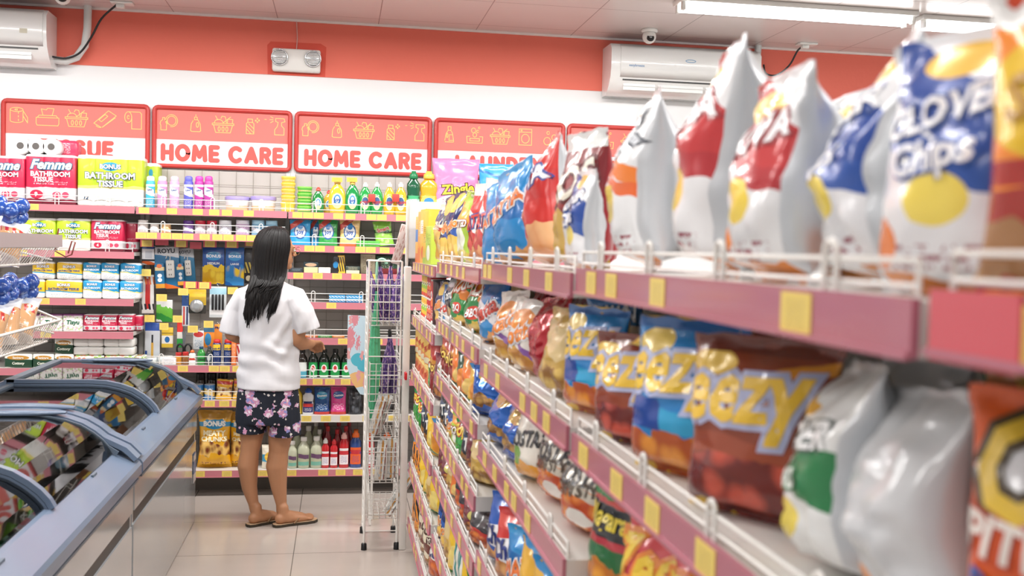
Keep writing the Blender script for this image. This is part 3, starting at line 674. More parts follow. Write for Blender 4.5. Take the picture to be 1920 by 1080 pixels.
# legs: left (towards -x) and right, seen from behind; z measured from the floor
chain(m, [((-.072, .02, .62), .078), ((-.078, .01, .50), .066), ((-.082, .005, .43), .054), ((-.088, .0, .385), .048), ((-.096, -.004, .31), .053), ((-.088, .004, .20), .040), ((-.066, .01, .11), .027), ((-.058, .012, .075), .027)])
chain(m, [((.072, -.02, .62), .078), ((.068, -.02, .50), .068), ((.062, -.02, .43), .056), ((.058, -.018, .385), .050), ((.050, -.022, .31), .055), ((.062, -.015, .20), .041), ((.076, -.008, .11), .028), ((.078, -.006, .075), .028)])
# feet with five toes each
def foot(hx, hy, ang, s_, z=.014):
    d = Vector((math.sin(ang), math.cos(ang), 0)); r = Vector((d.y, -d.x, 0)); h = Vector((hx, hy, 0))
    P_ = lambda f, q, zz: h+d*f+r*q+Vector((0, 0, zz+z))
    cap(m, P_(.012, 0, .026), P_(.05, 0, .032), .028, .03); cap(m, P_(.03, 0, .03), P_(.03, 0, .08), .028, .026)
    cap(m, P_(.04, 0, .040), P_(.13, -.004*s_, .022), .030, .022); cap(m, P_(.05, .008*s_, .025), P_(.14, .018*s_, .015), .024, .016); cap(m, P_(.09, -.012*s_, .024), P_(.15, -.02*s_, .016), .023, .018)
    for k, (q, L_, rr) in enumerate(((-.032, .205, .0125), (-.012, .203, .009), (.003, .196, .0085), (.017, .187, .008), (.030, .176, .0078))):
        a = P_(.14, q*s_*.8, .014); b = P_(L_-.012, q*s_, .012); c = P_(L_, q*s_, .009); chain(m, [(a, rr*1.05), (b, rr), (c, rr*.85)])
foot(-.072, -.022, R(52), 1); foot(.062, -.04, R(62), 1)
# torso, neck, head (turned towards her right)
f2 = R(20); rr_ = Vector((math.cos(f2), -math.sin(f2), 0)); ff_ = Vector((math.sin(f2), math.cos(f2), 0))
def TP(a, b, z): return rr_*a+ff_*b+Vector((0, 0, z))
for s_ in (-1, 1): chain(m, [(TP(.06*s_, 0, .62), .08), (TP(.055*s_, 0, .74), .085), (TP(.05*s_, 0, .90), .075), (TP(.06*s_, 0, 1.05), .08), (TP(.07*s_, 0, 1.16), .065)])
chain(m, [(TP(0, 0, 1.15), .07), (TP(0, .005, 1.25), .048), (TP(.012, .015, 1.33), .046)])
hd = R(62); hf = Vector((math.sin(hd), math.cos(hd), -.12)).normalized(); hr = Vector((math.cos(hd), -math.sin(hd), 0)); hu = hr.cross(hf)
if hu.z < 0: hu = -hu
HC_ = Vector((.034, .02, 1.425))
def HP(f, r, u): return HC_+hf*f+hr*r+hu*u
Mh = Matrix((hr, hf, hu)).transposed().to_4x4(); Mh.translation = HC_
m.ell((0, -.008, .012), (.070, .086, .090), M=Mh, n=20, m=14); m.ell((0, .03, -.035), (.054, .052, .062), M=Mh, n=18, m=12)
cap(m, HP(.07, 0, -.075), HP(.074, 0, -.075), .018, .018)                        # chin
cap(m, HP(.083, 0, .018), HP(.100, 0, -.012), .008, .0105)                        # nose
for s_ in (-1, 1):
    m.ell((.010*s_, .090, -.018), (.008, .007, .006), M=Mh, n=8, m=6)
    m.ell((.070*s_, -.005, -.004), (.008, .017, .030), M=Mh, n=12, m=8)          # ears
    m.ell((.030*s_, .074, .025), (.018, .010, .008), M=Mh, n=10, m=6)            # brow
m.ell((0, .084, -.040), (.022, .008, .0075), M=Mh, n=12, m=6); m.ell((0, .082, -.052), (.019, .009, .007), M=Mh, n=12, m=6)  # lips
# arms
chain(m, [(TP(-.13, 0, 1.17), .040), ((-.178, .055, 1.06), .038), ((-.190, .05, .985), .037), ((-.165, .10, .965), .034), ((-.10, .20, .95), .024), ((-.07, .235, .95), .020)])
chain(m, [(TP(.13, 0, 1.17), .040), ((.162, -.058, 1.07), .040), ((.140, -.055, .975), .041), ((.165, -.01, .945), .036), ((.205, .065, .935), .025), ((.215, .095, .937), .021)])
def hand(w_, d, n_, s_):
    """palm from the wrist w_ along d, knuckle line across n_; fingers curl"""
    w_, d, n_ = Vector(w_), Vector(d).normalized(), Vector(n_).normalized(); dn = d.cross(n_).normalized()
    if dn.z > 0: dn = -dn
    for k in (-1.5, -.5, .5, 1.5): cap(m, w_+d*.01+n_*k*.008, w_+d*.062+n_*k*.0165, .0125, .0095)
    for k, L_ in ((-1.5, .056), (-.5, .066), (.5, .070), (1.5, .062)):
        b = w_+d*.066+n_*k*.018; j1 = b+d*L_*.38+dn*.010+n_*k*.001; j2 = j1+(d*.45+dn*.9).normalized()*L_*.34; j3 = j2+(dn-d*.35).normalized()*L_*.26
        chain(m, [(b, .0088), (j1, .0083), (j2, .0075), (j3, .0066)])
    b = w_+d*.018+n_*s_*.020+dn*.006; j1 = b+d*.028+n_*s_*.012+dn*.014; j2 = j1+(d*.8+dn*.5-n_*s_*.25).normalized()*.028; chain(m, [(b, .0115), (j1, .0095), (j2, .0078)])
hand((.215, .095, .937), (.25, .9, -.10), (.8, -.35, .35), -1)
hand((-.07, .235, .95), (.75, .6, -.05), (.5, -.6, .5), -1)
pr = thing('person', 'woman seen from behind in white t-shirt and dark patterned shorts, facing the shelves', 'person', (WX, WY, 0))
body = fuse(m, 'body', skin, pr, .0048, 5, .5)
# t-shirt
def shirt_ring(z, a, b, cx=0, cy=0, n=28, wob=0, sd=0):
    o = []
    for i in range(n):
        q = 2*PI*i/n; c, s_ = math.cos(q), math.sin(q); X = math.copysign(abs(c)**.85, c)*a; Y = math.copysign(abs(s_)**.85, s_)*b
        k = 1+wob*math.sin(q*5+sd)+wob*.6*math.sin(q*9+sd*2); o.append(tuple(TP(X*k+cx, Y*k+cy, z)))
    return o
m = MB()
m.loft([shirt_ring(.712, .164, .124, .0, 0, wob=.012), shirt_ring(.76, .162, .122, wob=.012, sd=.4), shirt_ring(.84, .156, .114, wob=.012, sd=.8), shirt_ring(.93, .150, .105, wob=.01, sd=1.2), shirt_ring(1.02, .153, .102, wob=.006), shirt_ring(1.10, .160, .102), shirt_ring(1.17, .162, .095), shirt_ring(1.215, .150, .078), shirt_ring(1.245, .115, .062), shirt_ring(1.268, .068, .05), shirt_ring(1.28, .056, .046)])
def sleeve(pts):
    rs = []
    for i, (p, r, nrm) in enumerate(pts):
        p = Vector(p); t = Vector(nrm).normalized(); u = t.cross(Vector((0, 1, 0))).normalized(); v = t.cross(u)
        rs.append([p+u*r*math.cos(2*PI*k/20)+v*r*1.05*math.sin(2*PI*k/20) for k in range(20)])
    m.loft(rs)
sleeve([(TP(-.09, 0, 1.19), .055, (-.8, 0, -.5)), (TP(-.135, 0, 1.175), .060, (-.7, .1, -.7)), ((-.168, .06, 1.11), .058, (-.35, .05, -1)), ((-.186, .06, 1.035), .060, (-.2, .0, -1)), ((-.196, .06, .985), .062, (-.2, 0, -1))])
sleeve([(TP(.085, 0, 1.195), .060, (.8, 0, -.5)), (TP(.135, -.005, 1.18), .066, (.7, -.1, -.7)), ((.165, -.060, 1.11), .066, (.4, 0, -1)), ((.183, -.055, 1.05), .068, (.3, .05, -1)), ((.192, -.05, 1.015), .070, (.3, .05, -1))])
def folds(c):
    z = c.z; n_ = noise.noise(Vector((c.x*7, c.y*7, z*9)))*.009
    if z < 1.05: n_ += .009*math.sin(z*62+c.x*20+noise.noise(Vector((c.x*6, 3, z*5)))*5)*max(0, min(1, (1.0-z)*9, (z-.73)*12))*(.4+.6*noise.noise(Vector((c.x*5, 1, z*6))))
    n_ += .008*math.sin((c.x*1.3-z*.8)*58)*math.exp(-((z-1.0)/.12)**2)*math.exp(-((c.x-.12)/.08)**2)
    d = Vector((c.x, c.y, 0)); 
    if d.length > 1e-4: d.normalize()
    return c+d*n_
shirt_m = mat('#d6d6da', .85, bump=.25, bscale=9)
sh = fuse(m, 't_shirt', shirt_m, pr, .005, 4, .5, folds)
# shorts
m = MB()
m.loft([shirt_ring(.76, .150, .105), shirt_ring(.66, .160, .115), shirt_ring(.57, .165, .118), shirt_ring(.535, .164, .116)])
def tubeleg(x0, y0, z1, r, rb): m.loft([[(x0+r*(1.0+.05*math.sin(3*q_+x0*9))*math.cos(q_)*k, y0+rb*math.sin(q_)*k, z) for q_ in [2*PI*i/24 for i in range(24)]] for z, k in ((.62, .95), (.54, 1.0), (.50, 1.02), (z1, 1.05))])
tubeleg(-.082, .02, .482, .076, .098); tubeleg(.083, -.02, .472, .079, .098)
def sfold(c):
    k = math.sin(math.atan2(c.y, c.x)*9+c.z*6)*.004*min(1, max(0, (.72-c.z)*6)); d = Vector((c.x, c.y, 0)).normalized(); return c+d*k
smat = bpy.data.materials.new('printed_navy_cloth'); smat.use_nodes = True; nt = smat.node_tree; b = nt.nodes['Principled BSDF']; b.inputs['Roughness'].default_value = .85
tc = nt.nodes.new('ShaderNodeTexCoord'); mp = nt.nodes.new('ShaderNodeMapping'); mp.inputs['Scale'].default_value = (1, .35, 1); nt.links.new(tc.outputs['Object'], mp.inputs[0])
cur = None
for sc_, th_, cols in ((16, .42, ('#e6d9e6', '#c98fb0', '#8d8fc6', '#d3786f')), (34, .22, ('#d8d2cf', '#d8d2cf', '#c7a0b4', '#e5dfd8'))):
    vo = nt.nodes.new('ShaderNodeTexVoronoi'); vo.inputs['Scale'].default_value = sc_; vo.inputs['Randomness'].default_value = .75; nt.links.new(mp.outputs[0], vo.inputs['Vector'])
    nz = nt.nodes.new('ShaderNodeTexNoise'); nz.inputs['Scale'].default_value = 70; nz.inputs['Detail'].default_value = 3; nt.links.new(mp.outputs[0], nz.inputs['Vector'])
    ad = nt.nodes.new('ShaderNodeMath'); ad.operation = 'MULTIPLY_ADD'; ad.inputs[1].default_value = .55; nt.links.new(nz.outputs['Fac'], ad.inputs[0]); nt.links.new(vo.outputs['Distance'], ad.inputs[2])
    lt = nt.nodes.new('ShaderNodeMath'); lt.operation = 'LESS_THAN'; lt.inputs[1].default_value = th_+.25; nt.links.new(ad.outputs[0], lt.inputs[0])
    rp = nt.nodes.new('ShaderNodeValToRGB'); rp.color_ramp.interpolation = 'CONSTANT'
    for k, c in enumerate(cols):
        e = rp.color_ramp.elements[k] if k < 2 else rp.color_ramp.elements.new(.5)
        e.position = .36+k*.075; e.color = lin(c)
    rp.color_ramp.elements[0].position = 0
    nz2 = nt.nodes.new('ShaderNodeTexNoise'); nz2.inputs['Scale'].default_value = 45; nt.links.new(mp.outputs[0], nz2.inputs['Vector']); nt.links.new(nz2.outputs['Fac'], rp.inputs[0])
    mx = nt.nodes.new('ShaderNodeMix'); mx.data_type = 'RGBA'; nt.links.new(lt.outputs[0], mx.inputs[0]); nt.links.new(rp.outputs[0], mx.inputs[7])
    if cur is None: mx.inputs[6].default_value = lin('#141c2b')
    else: nt.links.new(cur, mx.inputs[6])
    cur = mx.outputs[2]
nt.links.new(cur, b.inputs['Base Color'])
fuse(m, 'shorts', smat, pr, .005, 3, .5, sfold)
# hair: a smooth cap and long tapering locks
hair_m = mat('#0b090a', .5)
hair_m.node_tree.nodes['Principled BSDF'].inputs['Specular IOR Level'].default_value = .3
m = MB(); rn = random.Random(3)
capm = MB(); capm.ell((0, -.018, .022), (.073, .088, .091), M=Mh, n=22, m=14)
for v in capm.v: pass
m.add(capm.v, capm.f, 0, True)
crown = HP(-.01, 0, .118)
for i in range(384):
    if i % 6 == 0:
        cang = rn.uniform(-PI*.86, PI*.62) if i > 60 else rn.uniform(-PI*.25, PI*.25)
        cz = rn.uniform(-.03, .09); cx, cy = rn.uniform(-.014, .006), rn.uniform(-.012, .004)
    ang = cang+rn.uniform(-.16, .16); dx, dy = math.sin(ang), -math.cos(ang)
    p0 = HP(-.012+rn.uniform(-.02, .02), rn.uniform(-.015, .015), .116)
    p1 = HP(dy*.070-.012, dx*.060, .094); p2 = HP(dy*.102-.016, dx*.088, .03); p3 = HP(dy*.100-.018, dx*.086, -.05)
    zend = 1.005+.11*abs(dx)+cz*1.3+rn.uniform(-.015, .02); front = p3.y > -.01 and p3.x > .07
    if front: p4 = Vector((p3.x+.004, p3.y-.012, 1.29)); p5 = Vector((p3.x+.012, min(p3.y-.03, -.02), 1.23)); p6 = Vector((p3.x+.02+cx, -.045, zend+.06)); zend += .06
    else:
        yb_ = min(p3.y-.006, -.100)+cy*.5
        p4 = Vector((p3.x*.97-.006, min(p3.y-.002, -.06), 1.29)); p5 = Vector((p3.x*.92-.018+cx, yb_-.008, (1.26+zend)/2)); p6 = Vector((p3.x*.80-.032+cx*2, yb_-.012, zend))
    Pp = [p0, p1, p2, p3, p4, p5, p6]; o = []
    for k in range(len(Pp)-1):
        a, b_, c, d = Pp[max(k-1, 0)], Pp[k], Pp[k+1], Pp[min(k+2, len(Pp)-1)]
        for s_ in range(3):
            t_ = s_/3; o.append(.5*((2*b_)+(c-a)*t_+(2*a-5*b_+4*c-d)*t_*t_+(3*b_-a-3*c+d)*t_**3))
    o.append(Pp[-1]); n_ = len(o)
    m.tube(o, rn.uniform(.004, .0085), 5, taper=[(.6+.4*min(1, k/5))*(1 if k < n_*.72 else max(.12, 1-(k-n_*.72)/(n_*.29))) for k in range(n_)])
hair = m.obj('hair', hair_m, pr)
# glasses
gold = mat('#c9a46a', .25, 1); g = MB()
for s_ in (-1, 1):
    g.tube([tuple(Mh @ Vector((.033*s_+.024*math.cos(a), .098, .008+.021*math.sin(a)))) for a in [2*PI*i/20 for i in range(20)]], .0013, 5, closed=True)
    g.tube([tuple(Mh @ Vector(p)) for p in ((.056*s_, .097, .012), (.07*s_, .07, .013), (.076*s_, 0, .012))], .0013, 5)
g.tube([tuple(Mh @ Vector(p)) for p in ((-.01, .098, .012), (0, .101, .016), (.01, .098, .012))], .0012, 5)
g.obj('glasses', gold, pr)
e = MB()
for s_ in (-1, 1):
    e.ell((.030*s_, .079, .008), (.012, .006, .006), M=Mh, n=12, m=8)
e.obj('eye', mat('#efe9e4', .2), pr)
# flip-flops
for hx, hy, ang in ((-.072, -.022, R(52)), (.062, -.04, R(62))):
    d = Vector((math.sin(ang), math.cos(ang), 0)); r = Vector((d.y, -d.x, 0)); h = Vector((hx, hy, 0)); fl = []
    out = [(-.028, 0), (-.022, .022), (0, .030), (.05, .028), (.10, .034), (.15, .042), (.19, .040), (.215, .022), (.222, -.005), (.212, -.034), (.18, -.048), (.13, -.042), (.07, -.03), (0, -.030), (-.022, -.022)]
    s1 = MB(); s1.loft([[tuple(h+d*f+r*q*sc2+Vector((0, 0, z))) for f, q in out] for z, sc2 in ((.001, .97), (.003, 1), (.0125, 1), (.0142, .98))], smooth=False)
    so = s1.obj('flip_flop', mat('#3a3226', .7), pr)
    s2 = MB(); s2.loft([[tuple(h+d*(f*.985+.001)+r*q*.96+Vector((0, 0, z))) for f, q in out] for z in (.0142, .0162)], smooth=False); s2.obj('insole', mat('#c7a684', .7), so)
    s3 = MB(); T_ = lambda f, q, z: tuple(h+d*f+r*q+Vector((0, 0, z)))
    s3.tube([T_(.075, .032, .014), T_(.10, .03, .035), T_(.13, .012, .045), T_(.165, -.020, .030), T_(.17, -.021, .015)], .0048, 6)
    s3.tube([T_(.075, -.032, .014), T_(.10, -.034, .035), T_(.13, -.024, .044), T_(.163, -.021, .032)], .0048, 6); s3.obj('strap', mat('#8a6a4a', .6), so)
# ================================================================ PRODUCT KIT
PM = {}
def proto(key, fn):
    if key not in PM: PM[key] = fn()
    return PM[key]
def put(parts, name, loc, rz=0, rx=0, ry=0, s=(1, 1, 1)):
    """parts: list of (part name, mesh). One part = one mesh object; more = an Empty with children."""
    if len(parts) == 1: r = bpy.data.objects.new(name, parts[0][1])
    else: r = bpy.data.objects.new(name, None); r.empty_display_size = .03
    COL.objects.link(r); r.location = loc; r.rotation_euler = (rx, ry, rz); r.scale = s
    if len(parts) > 1:
        for n, me in parts: c = bpy.data.objects.new(n, me); COL.objects.link(c); c.parent = r
    return r
ORD = ['first', 'second', 'third', 'fourth', 'fifth', 'sixth', 'seventh', 'eighth', 'ninth', 'tenth', 'eleventh', 'twelfth', '13th', '14th', '15th', '16th']
PEND = []
def note(o, look, place, cat, group, frm='left'): PEND.append((o, look, place, cat, group, frm))
def flush():
    cnt = {}
    for p in PEND: cnt[(p[1], p[2])] = cnt.get((p[1], p[2]), 0)+1
    seen = {}
    for o, look, place, cat, group, frm in PEND:
        k = (look, place); i = seen.get(k, 0); seen[k] = i+1
        if cnt[k] == 1: lb = look+' '+place
        else: lb = '%s, %s from %s, %s' % (look, ORD[min(i, 15)], frm, place)
        if len(lb.split()) > 16: print('LONG', len(lb.split()), lb)
        tag(o, lb, cat, group)
    PEND.clear()
def patch(mb, x0, x1, z0, z1, surf, mi, nx=8, nz=4, lift=.0006):
    vs = []; fs = []
    for j in range(nz+1):
        for i in range(nx+1):
            x = x0+(x1-x0)*i/nx; z = z0+(z1-z0)*j/nz; vs.append((x, surf(x, z)-lift, z))
    for j in range(nz):
        for i in range(nx): a = j*(nx+1)+i; fs.append((a, a+1, a+nx+2, a+nx+1))
    mb.add(vs, fs, mi, True)
def disc(mb, cx, cz, rx, rz, surf, mi, lift=.0006, n=20):
    vs = [(cx, surf(cx, cz)-lift, cz)]; fs = []
    for k in (.5, 1):
        for i in range(n): a = 2*PI*i/n; x, z = cx+rx*k*math.cos(a), cz+rz*k*math.sin(a); vs.append((x, surf(x, z)-lift, z))
    for i in range(n): j = (i+1) % n; fs += [(0, 1+i, 1+j), (1+i, 1+n+i, 1+n+j, 1+j)]
    mb.add(vs, fs, mi, True)
# ---- pillow bags with printed fronts
WHT, BLK_, NVY = '#f4f4f2', '#16161a', '#1d2f72'
SILV = ('#ccd0d4', .36, .45)
BD = {  # base, layers, back, texts (text, u, v, size, fill, outline, tilt), look
 'nova_red': ('#e9eaec', (('b', .86, 1.1, '#dfe1e4'), ('b', .62, .9, '#c43b3e', .5, .15), ('e', .45, .84, .28, .08, '#f0c766', .4), ('b', .50, .60, '#b5363c', .25, .1), ('e', .55, .38, .15, .11, '#f0d24a', .2), ('t', .10, .2, '#9c4a5a', 30), ('e', .14, .22, .13, .10, '#ef8a3a', .3), ('b', 0, .09, '#e58a3c', .0, .2)), SILV, [('NOVA', .5, .70, .30, '#f3f3f5', '#a8343a', .2)], 'silver-backed red and white bag'),
 'nova_orange': ('#e8eaec', (('b', .60, .70, '#ef8330', .4, .1), ('b', .50, .57, '#e8692c', .3, .1), ('e', .4, .86, .3, .07, '#f2cf6c', .4), ('e', .5, .38, .16, .11, '#f1d552', .2), ('t', .1, .2, '#a0505c', 30), ('e', .2, .2, .12, .09, '#f08a33', .3), ('b', 0, .07, '#e58a3c', 0, .2)), SILV, [('PICK', .5, .74, .34, '#c9ced4', '#6b7078', .22)], 'silver-backed orange and white bag'),
 'clover_blue': ('#ecedf0', (('b', .58, .84, '#234a9c', .45, .12), ('b', .46, .57, '#2b55a8', .3, .1), ('e', .5, .88, .22, .07, '#efc14e', .3), ('e', .55, .36, .17, .10, '#f2da5e', .25), ('t', .1, .2, '#9c5a66', 30), ('e', .15, .2, .14, .1, '#ef8338', .3), ('b', 0, .07, '#e08a44', 0, .2)), SILV, [('CLOVER', .5, .70, .24, '#f6f6f8', '#2a4a94', .2), ('Chips', .5, .51, .17, '#f4f4f8', '#2b55a8', .15)], 'silver-backed blue and white bag'),
 'clover_green': ('#eceeed', (('b', .40, .66, '#1f7d45', .2, .1), ('e', .3, .76, .22, .05, '#f0b640', .3), ('e', .5, .24, .16, .1, '#f2da5e', .25), ('e', .15, .12, .14, .08, '#ef8338', .3)), SILV, [('CLOVER', .5, .64, .26, '#f3f4f4', '#5f6a66', .1), ('bits', .55, .46, .17, '#e8f3ea', '#1f7d45', .1)], 'silver-backed green and white bag'),
 'plain_silver': ('#d4d7da', (('e', .2, .15, .15, .1, '#ef9a50', .3),), SILV, [], 'plain silver snack bag'),
 'orange_big': ('#e8611f', (('b', .0, .26, '#c98b4c', 0, .3), ('c', 0, .2, '#d9a763', '#a8692f', 7), ('b', .22, .40, '#e9ebf0', -.25, .05), ('b', .40, .62, '#e35a1e'), ('e', .5, .72, .42, .15, '#eef0f4')), ('#d9571c', .3, 0), [('Oyo', .52, .73, .40, '#eec83c', '#4a3a1c', .12), ('PITRUCKS', .5, .49, .20, '#f5ece4', '#c8441c', -.1), ('Potato Bites', .5, .31, .13, '#2a5fae', None, -.12)], 'orange crisp bag with white oval'),
 'orange_red': ('#f08a22', (('b', 0, .34, '#a52a1f', 0, .15), ('c', 0, .24, '#d8b184', '#a6764a', 4), ('b', .34, .42, '#b02b20'), ('e', .45, .62, .42, .22, '#e9c02e'), ('b', .86, 1.1, '#e3e3e1', 0, .1), ('e', .5, .92, .22, .07, '#1c1c1c'), ('e', .5, .92, .12, .03, '#8a8a30')), ('#c8421e', .3, 0), [('SPICY', .45, .62, .20, '#b98a20', None, 0)], 'orange and dark red bag'),
 'cheezy_blue': ('#1f86cf', (('e', .3, .12, .9, .13, '#ecc23a', .3), ('c', 0, .30, '#ee9a34', '#b8531c', 6), ('b', .30, .44, '#26a8dc', 0, .1), ('u', 0, .45, '#1746a0', .30, .5), ('e', .24, .84, .17, .09, '#efd068', .2), ('b', .92, 1.1, '#2f6fb8')), ('#e3bb2f', .3, .1), [('eezy', .46, .62, .5, '#f3c92e', '#b9c1e6', .06)], 'blue and yellow cheese bag'),
 'cheezy_brown': ('#8a3a1f', (('e', .3, .05, .9, .10, '#ecc23a', .3), ('c', 0, .36, '#c9503a', '#6d1f18', 6), ('b', .36, .46, '#9c4424', 0, .1), ('e', .2, .84, .16, .07, '#efc85a', .2), ('b', .74, .80, '#e2962a', -.2, .1), ('b', .9, 1.1, '#6d2a1a')), ('#7d2f1c', .3, .1), [('eezy', .46, .62, .5, '#f0c53a', '#b7bde0', .06)], 'brown and yellow cheese bag'),
 'green_vcut': ('#2a8f45', (('b', .66, .86, '#f08a2c', .6, .2), ('b', .86, 1.1, '#f2c02c', .4, .2), ('c', 0, .16, '#f0cf5c', '#d09a34', 5), ('e', .58, .34, .22, .11, '#e2452f')), ('#e3572b', .3, .1), [('V-Cut', .5, .76, .30, '#f6efe6', '#d3541f', .25), ('BBQ', .58, .34, .14, '#ffffff', None, .05)], 'green and orange crisp bag'),
 'navy_tortilla': ('#1d2c63', (('e', .5, .18, .5, .22, '#f0c452', .4), ('c', 0, .24, '#f3cf6a', '#cf9330', 4), ('b', .44, .56, '#2f5cae', .3, .15), ('e', .5, .85, .35, .14, '#f2cc60', .3)), ('#1a2450', .3, .2), [('Tortillos', .5, .52, .20, '#f08a2a', '#f0e6d0', .2)], 'navy and yellow corn chip bag'),
 'black_chip': ('#1c1d22', (('c', 0, .28, '#e7c98c', '#a7702c', 4), ('b', .5, .6, '#37506e', .3, .2), ('e', .5, .8, .3, .1, '#c9ccd0', .4)), ('#2a2c34', .3, .3), [('Tosti', .5, .55, .22, '#e7e7e2', '#27435f', .2)], 'black and beige crisp bag'),
 'yellow_chips': ('#efc768', (('c', 0, .36, '#f4d98e', '#e0a83f', 3), ('b', .60, .66, '#c8442f', .1, .05), ('b', .66, 1.1, '#f3e9d4', .1, .05)), ('#f0d68e', .3, .1), [('Chipy', .5, .80, .27, '#2b3d74', None, .1), ('SUPERIOR', .5, .63, .10, '#f6ecd8', None, .05)], 'cream and yellow crisp bag'),
 'lime': ('#a9c93d', (('e', .5, .35, .3, .2, '#eef2e0'), ('c', 0, .18, '#e8d88a', '#bfa94a', 5), ('b', .62, .78, '#f0a33a', .2, .1)), ('#cfd8b0', .3, .2), [('TOASTED', .5, .56, .14, '#f6f6ee', '#a04432', .1)], 'lime green snack bag'),
 'red_text': ('#c9302b', (('b', .42, .62, '#eef0f2', .3, .08), ('c', 0, .2, '#efb070', '#c8753a', 4), ('b', .85, 1.1, '#e9e4de')), SILV, [('PIATTA', .5, .54, .25, '#d23a30', '#2a4f9e', .2)], 'red and white crisp bag'),
 'blue_a': ('#2389cc', (('c', 0, .10, '#efb464', '#c8843a', 4), ('b', .46, .66, '#1e6cb4', .2, .1), ('b', .88, 1.1, '#3a9bd6')), SILV, [('PIATTA', .5, .56, .27, '#e2732c', '#ecebea', .25)], 'bright blue crisp bag'),
 'red_big': ('#cf2f2a', (('c', 0, .30, '#f0bb86', '#d68a4e', 3), ('b', .5, .74, '#c62a28', .1, .1)), SILV, [('PIATTA', .5, .62, .27, '#e8eaf2', '#23489c', .25)], 'tall leaning red crisp bag'),
 'maroon_gold': ('#7d1f24', (('b', 0, .42, '#c9a23c', .2, .2), ('b', .86, 1.1, '#d9dcda'), ('e', .5, .60, .3, .16, '#8f2a2c')), ('#9c2a30', .3, .3), [('ROS', .5, .62, .38, '#e0d8c8', '#5e1218', .2)], 'maroon and gold snack bag'),
 'pink': ('#ef7fae', (('e', .4, .30, .34, .16, '#f6dfe6', .8), ('t', .1, .4, '#c8355c', 30)), ('#ef86b2', .3, .2), [('Jungle', .55, .52, .26, '#f3d43a', '#2a2222', .1)], 'large pink sweets bag'),
 'blue_white': ('#2f8fd0', (('b', .42, .6, '#ece9ea', .5, .1), ('c', 0, .14, '#e7a85c', '#b5702c', 5), ('b', .75, 1.1, '#2a72be', .3, .1)), ('#2b84c6', .3, .2), [('Piatta', .5, .52, .27, '#d0432e', '#f3f3f6', .3)], 'white-banded blue snack bag'),
 'orange_white': ('#ece6de', (('c', 0, .32, '#e8b648', '#b97b28', 6), ('e', .5, .72, .34, .14, '#f2973a', .4), ('b', .36, .46, '#8a5aa6', .4, .2)), ('#e9e2da', .3, .2), [('Potato', .5, .55, .24, '#f08a2c', '#e9ecf2', .3)], 'crinkled white and orange bag'),
 'red_foil': ('#b81f2c', (('b', .78, .92, '#c93440', .2, .1), ('e', .12, .38, .2, .12, '#e8e4e0', .1), ('e', .12, .38, .12, .07, '#8e1620')), ('#a81c28', .18, .5), [], 'shiny red foil snack bag'),
 'gold': ('#c9a348', (('b', .5, .8, '#d9c088', .2, .2), ('c', 0, .35, '#e0bc62', '#94662a', 6)), ('#c8b06a', .3, .3), [], 'gold and beige snack bag'),
 'mask_orange': ('#ece7e0', (('e', .5, .42, .42, .26, '#ee7f22', .1), ('b', .74, .96, '#2f75b8'), ('c', 0, .14, '#f0cc8a', '#c88838', 5)), ('#eee6da', .25, .3), [('PRAWN', .5, .84, .20, '#e6ecf4', None, .05)], 'glossy white and orange bag'),
 'clear_red': ('#b5291f', (('c', .42, .70, '#ecc65e', '#c98a2e', 7), ('b', .0, .42, '#8e2018', .3, .1)), ('#5e1a16', .25, 0), [('Popcorn', .5, .56, .22, '#f0d060', '#7a2018', .1)], 'dark red popcorn bag'),
 'star_orange': ('#ee7a24', (('e', .5, .35, .32, .2, '#e8c46a', .5), ('b', .0, .14, '#3b5a2c', .2, .2), ('b', .72, 1.1, '#f0902c')), ('#b8452a', .3, .1), [], 'orange and beige snack bag'),
 'dark_green': ('#1c4a32', (('e', .35, .4, .25, .25, '#e98a32', .5), ('c', 0, .2, '#ecc36a', '#b0762c', 5)), ('#d98534', .3, .1), [('Mr', .6, .62, .3, '#f0ead8', None, .1)], 'dark green and orange snack bag'),
 'green_leaf': ('#279a3c', (('e', .3, .72, .28, .16, '#eef0e8', .3), ('e', .3, .72, .18, .09, '#d8402f', .3), ('s', 4, '#4fb04a', 0, .3, .4)), ('#2a9a3e', .3, .1), [('Pops', .35, .72, .24, '#f0d040', '#b82c2c', .2)], 'green bag with red badge'),
 'blue_foil': ('#1a63c0', (('e', .5, .82, .3, .14, '#c9a95a', .5), ('b', 0, .18, '#1550a8'), ('c', .22, .42, '#d9a856', '#8a5a28', 7)), ('#1a70d0', .16, .5), [], 'shiny blue foil snack bag'),
 'tos_white': ('#e9e4d8', (('b', 0, .3, '#f0a83a', .2, .2), ('e', .3, .34, .16, .12, '#7fae4a', .3), ('b', .84, .9, '#c84a3a')), ('#e88a2e', .25, 0), [('TOSTAS', .5, .58, .26, '#23252c', None, .03)], 'cream bag with black letters'),
 'os_orange': ('#e8641c', (('c', 0, 1.1, '#f0902c', '#c8480f', 6), ('b', .54, .74, '#ece6d8', .15, .12), ('b', .44, .54, '#d9d2c2', .2, .1), ('e', .5, .20, .2, .09, '#f2eee6', 1.2)), ('#e8601a', .22, 0), [('TOSTAS', .5, .63, .30, '#23252c', None, .08), ('CORN STYLE', .5, .49, .13, '#5a4a3a', None, .1)], 'orange bag with cream banner'),
 'chippy_blue': ('#2358b0', (('c', 0, .30, '#eeb268', '#b5702c', 5), ('e', .5, .46, .46, .16, '#f0eff2', .1), ('e', .5, .76, .12, .06, '#d97a5a')), ('#2358b0', .3, .1), [('Chippy', .5, .46, .27, '#1e2f72', None, .1)], 'blue bag with white badge'),
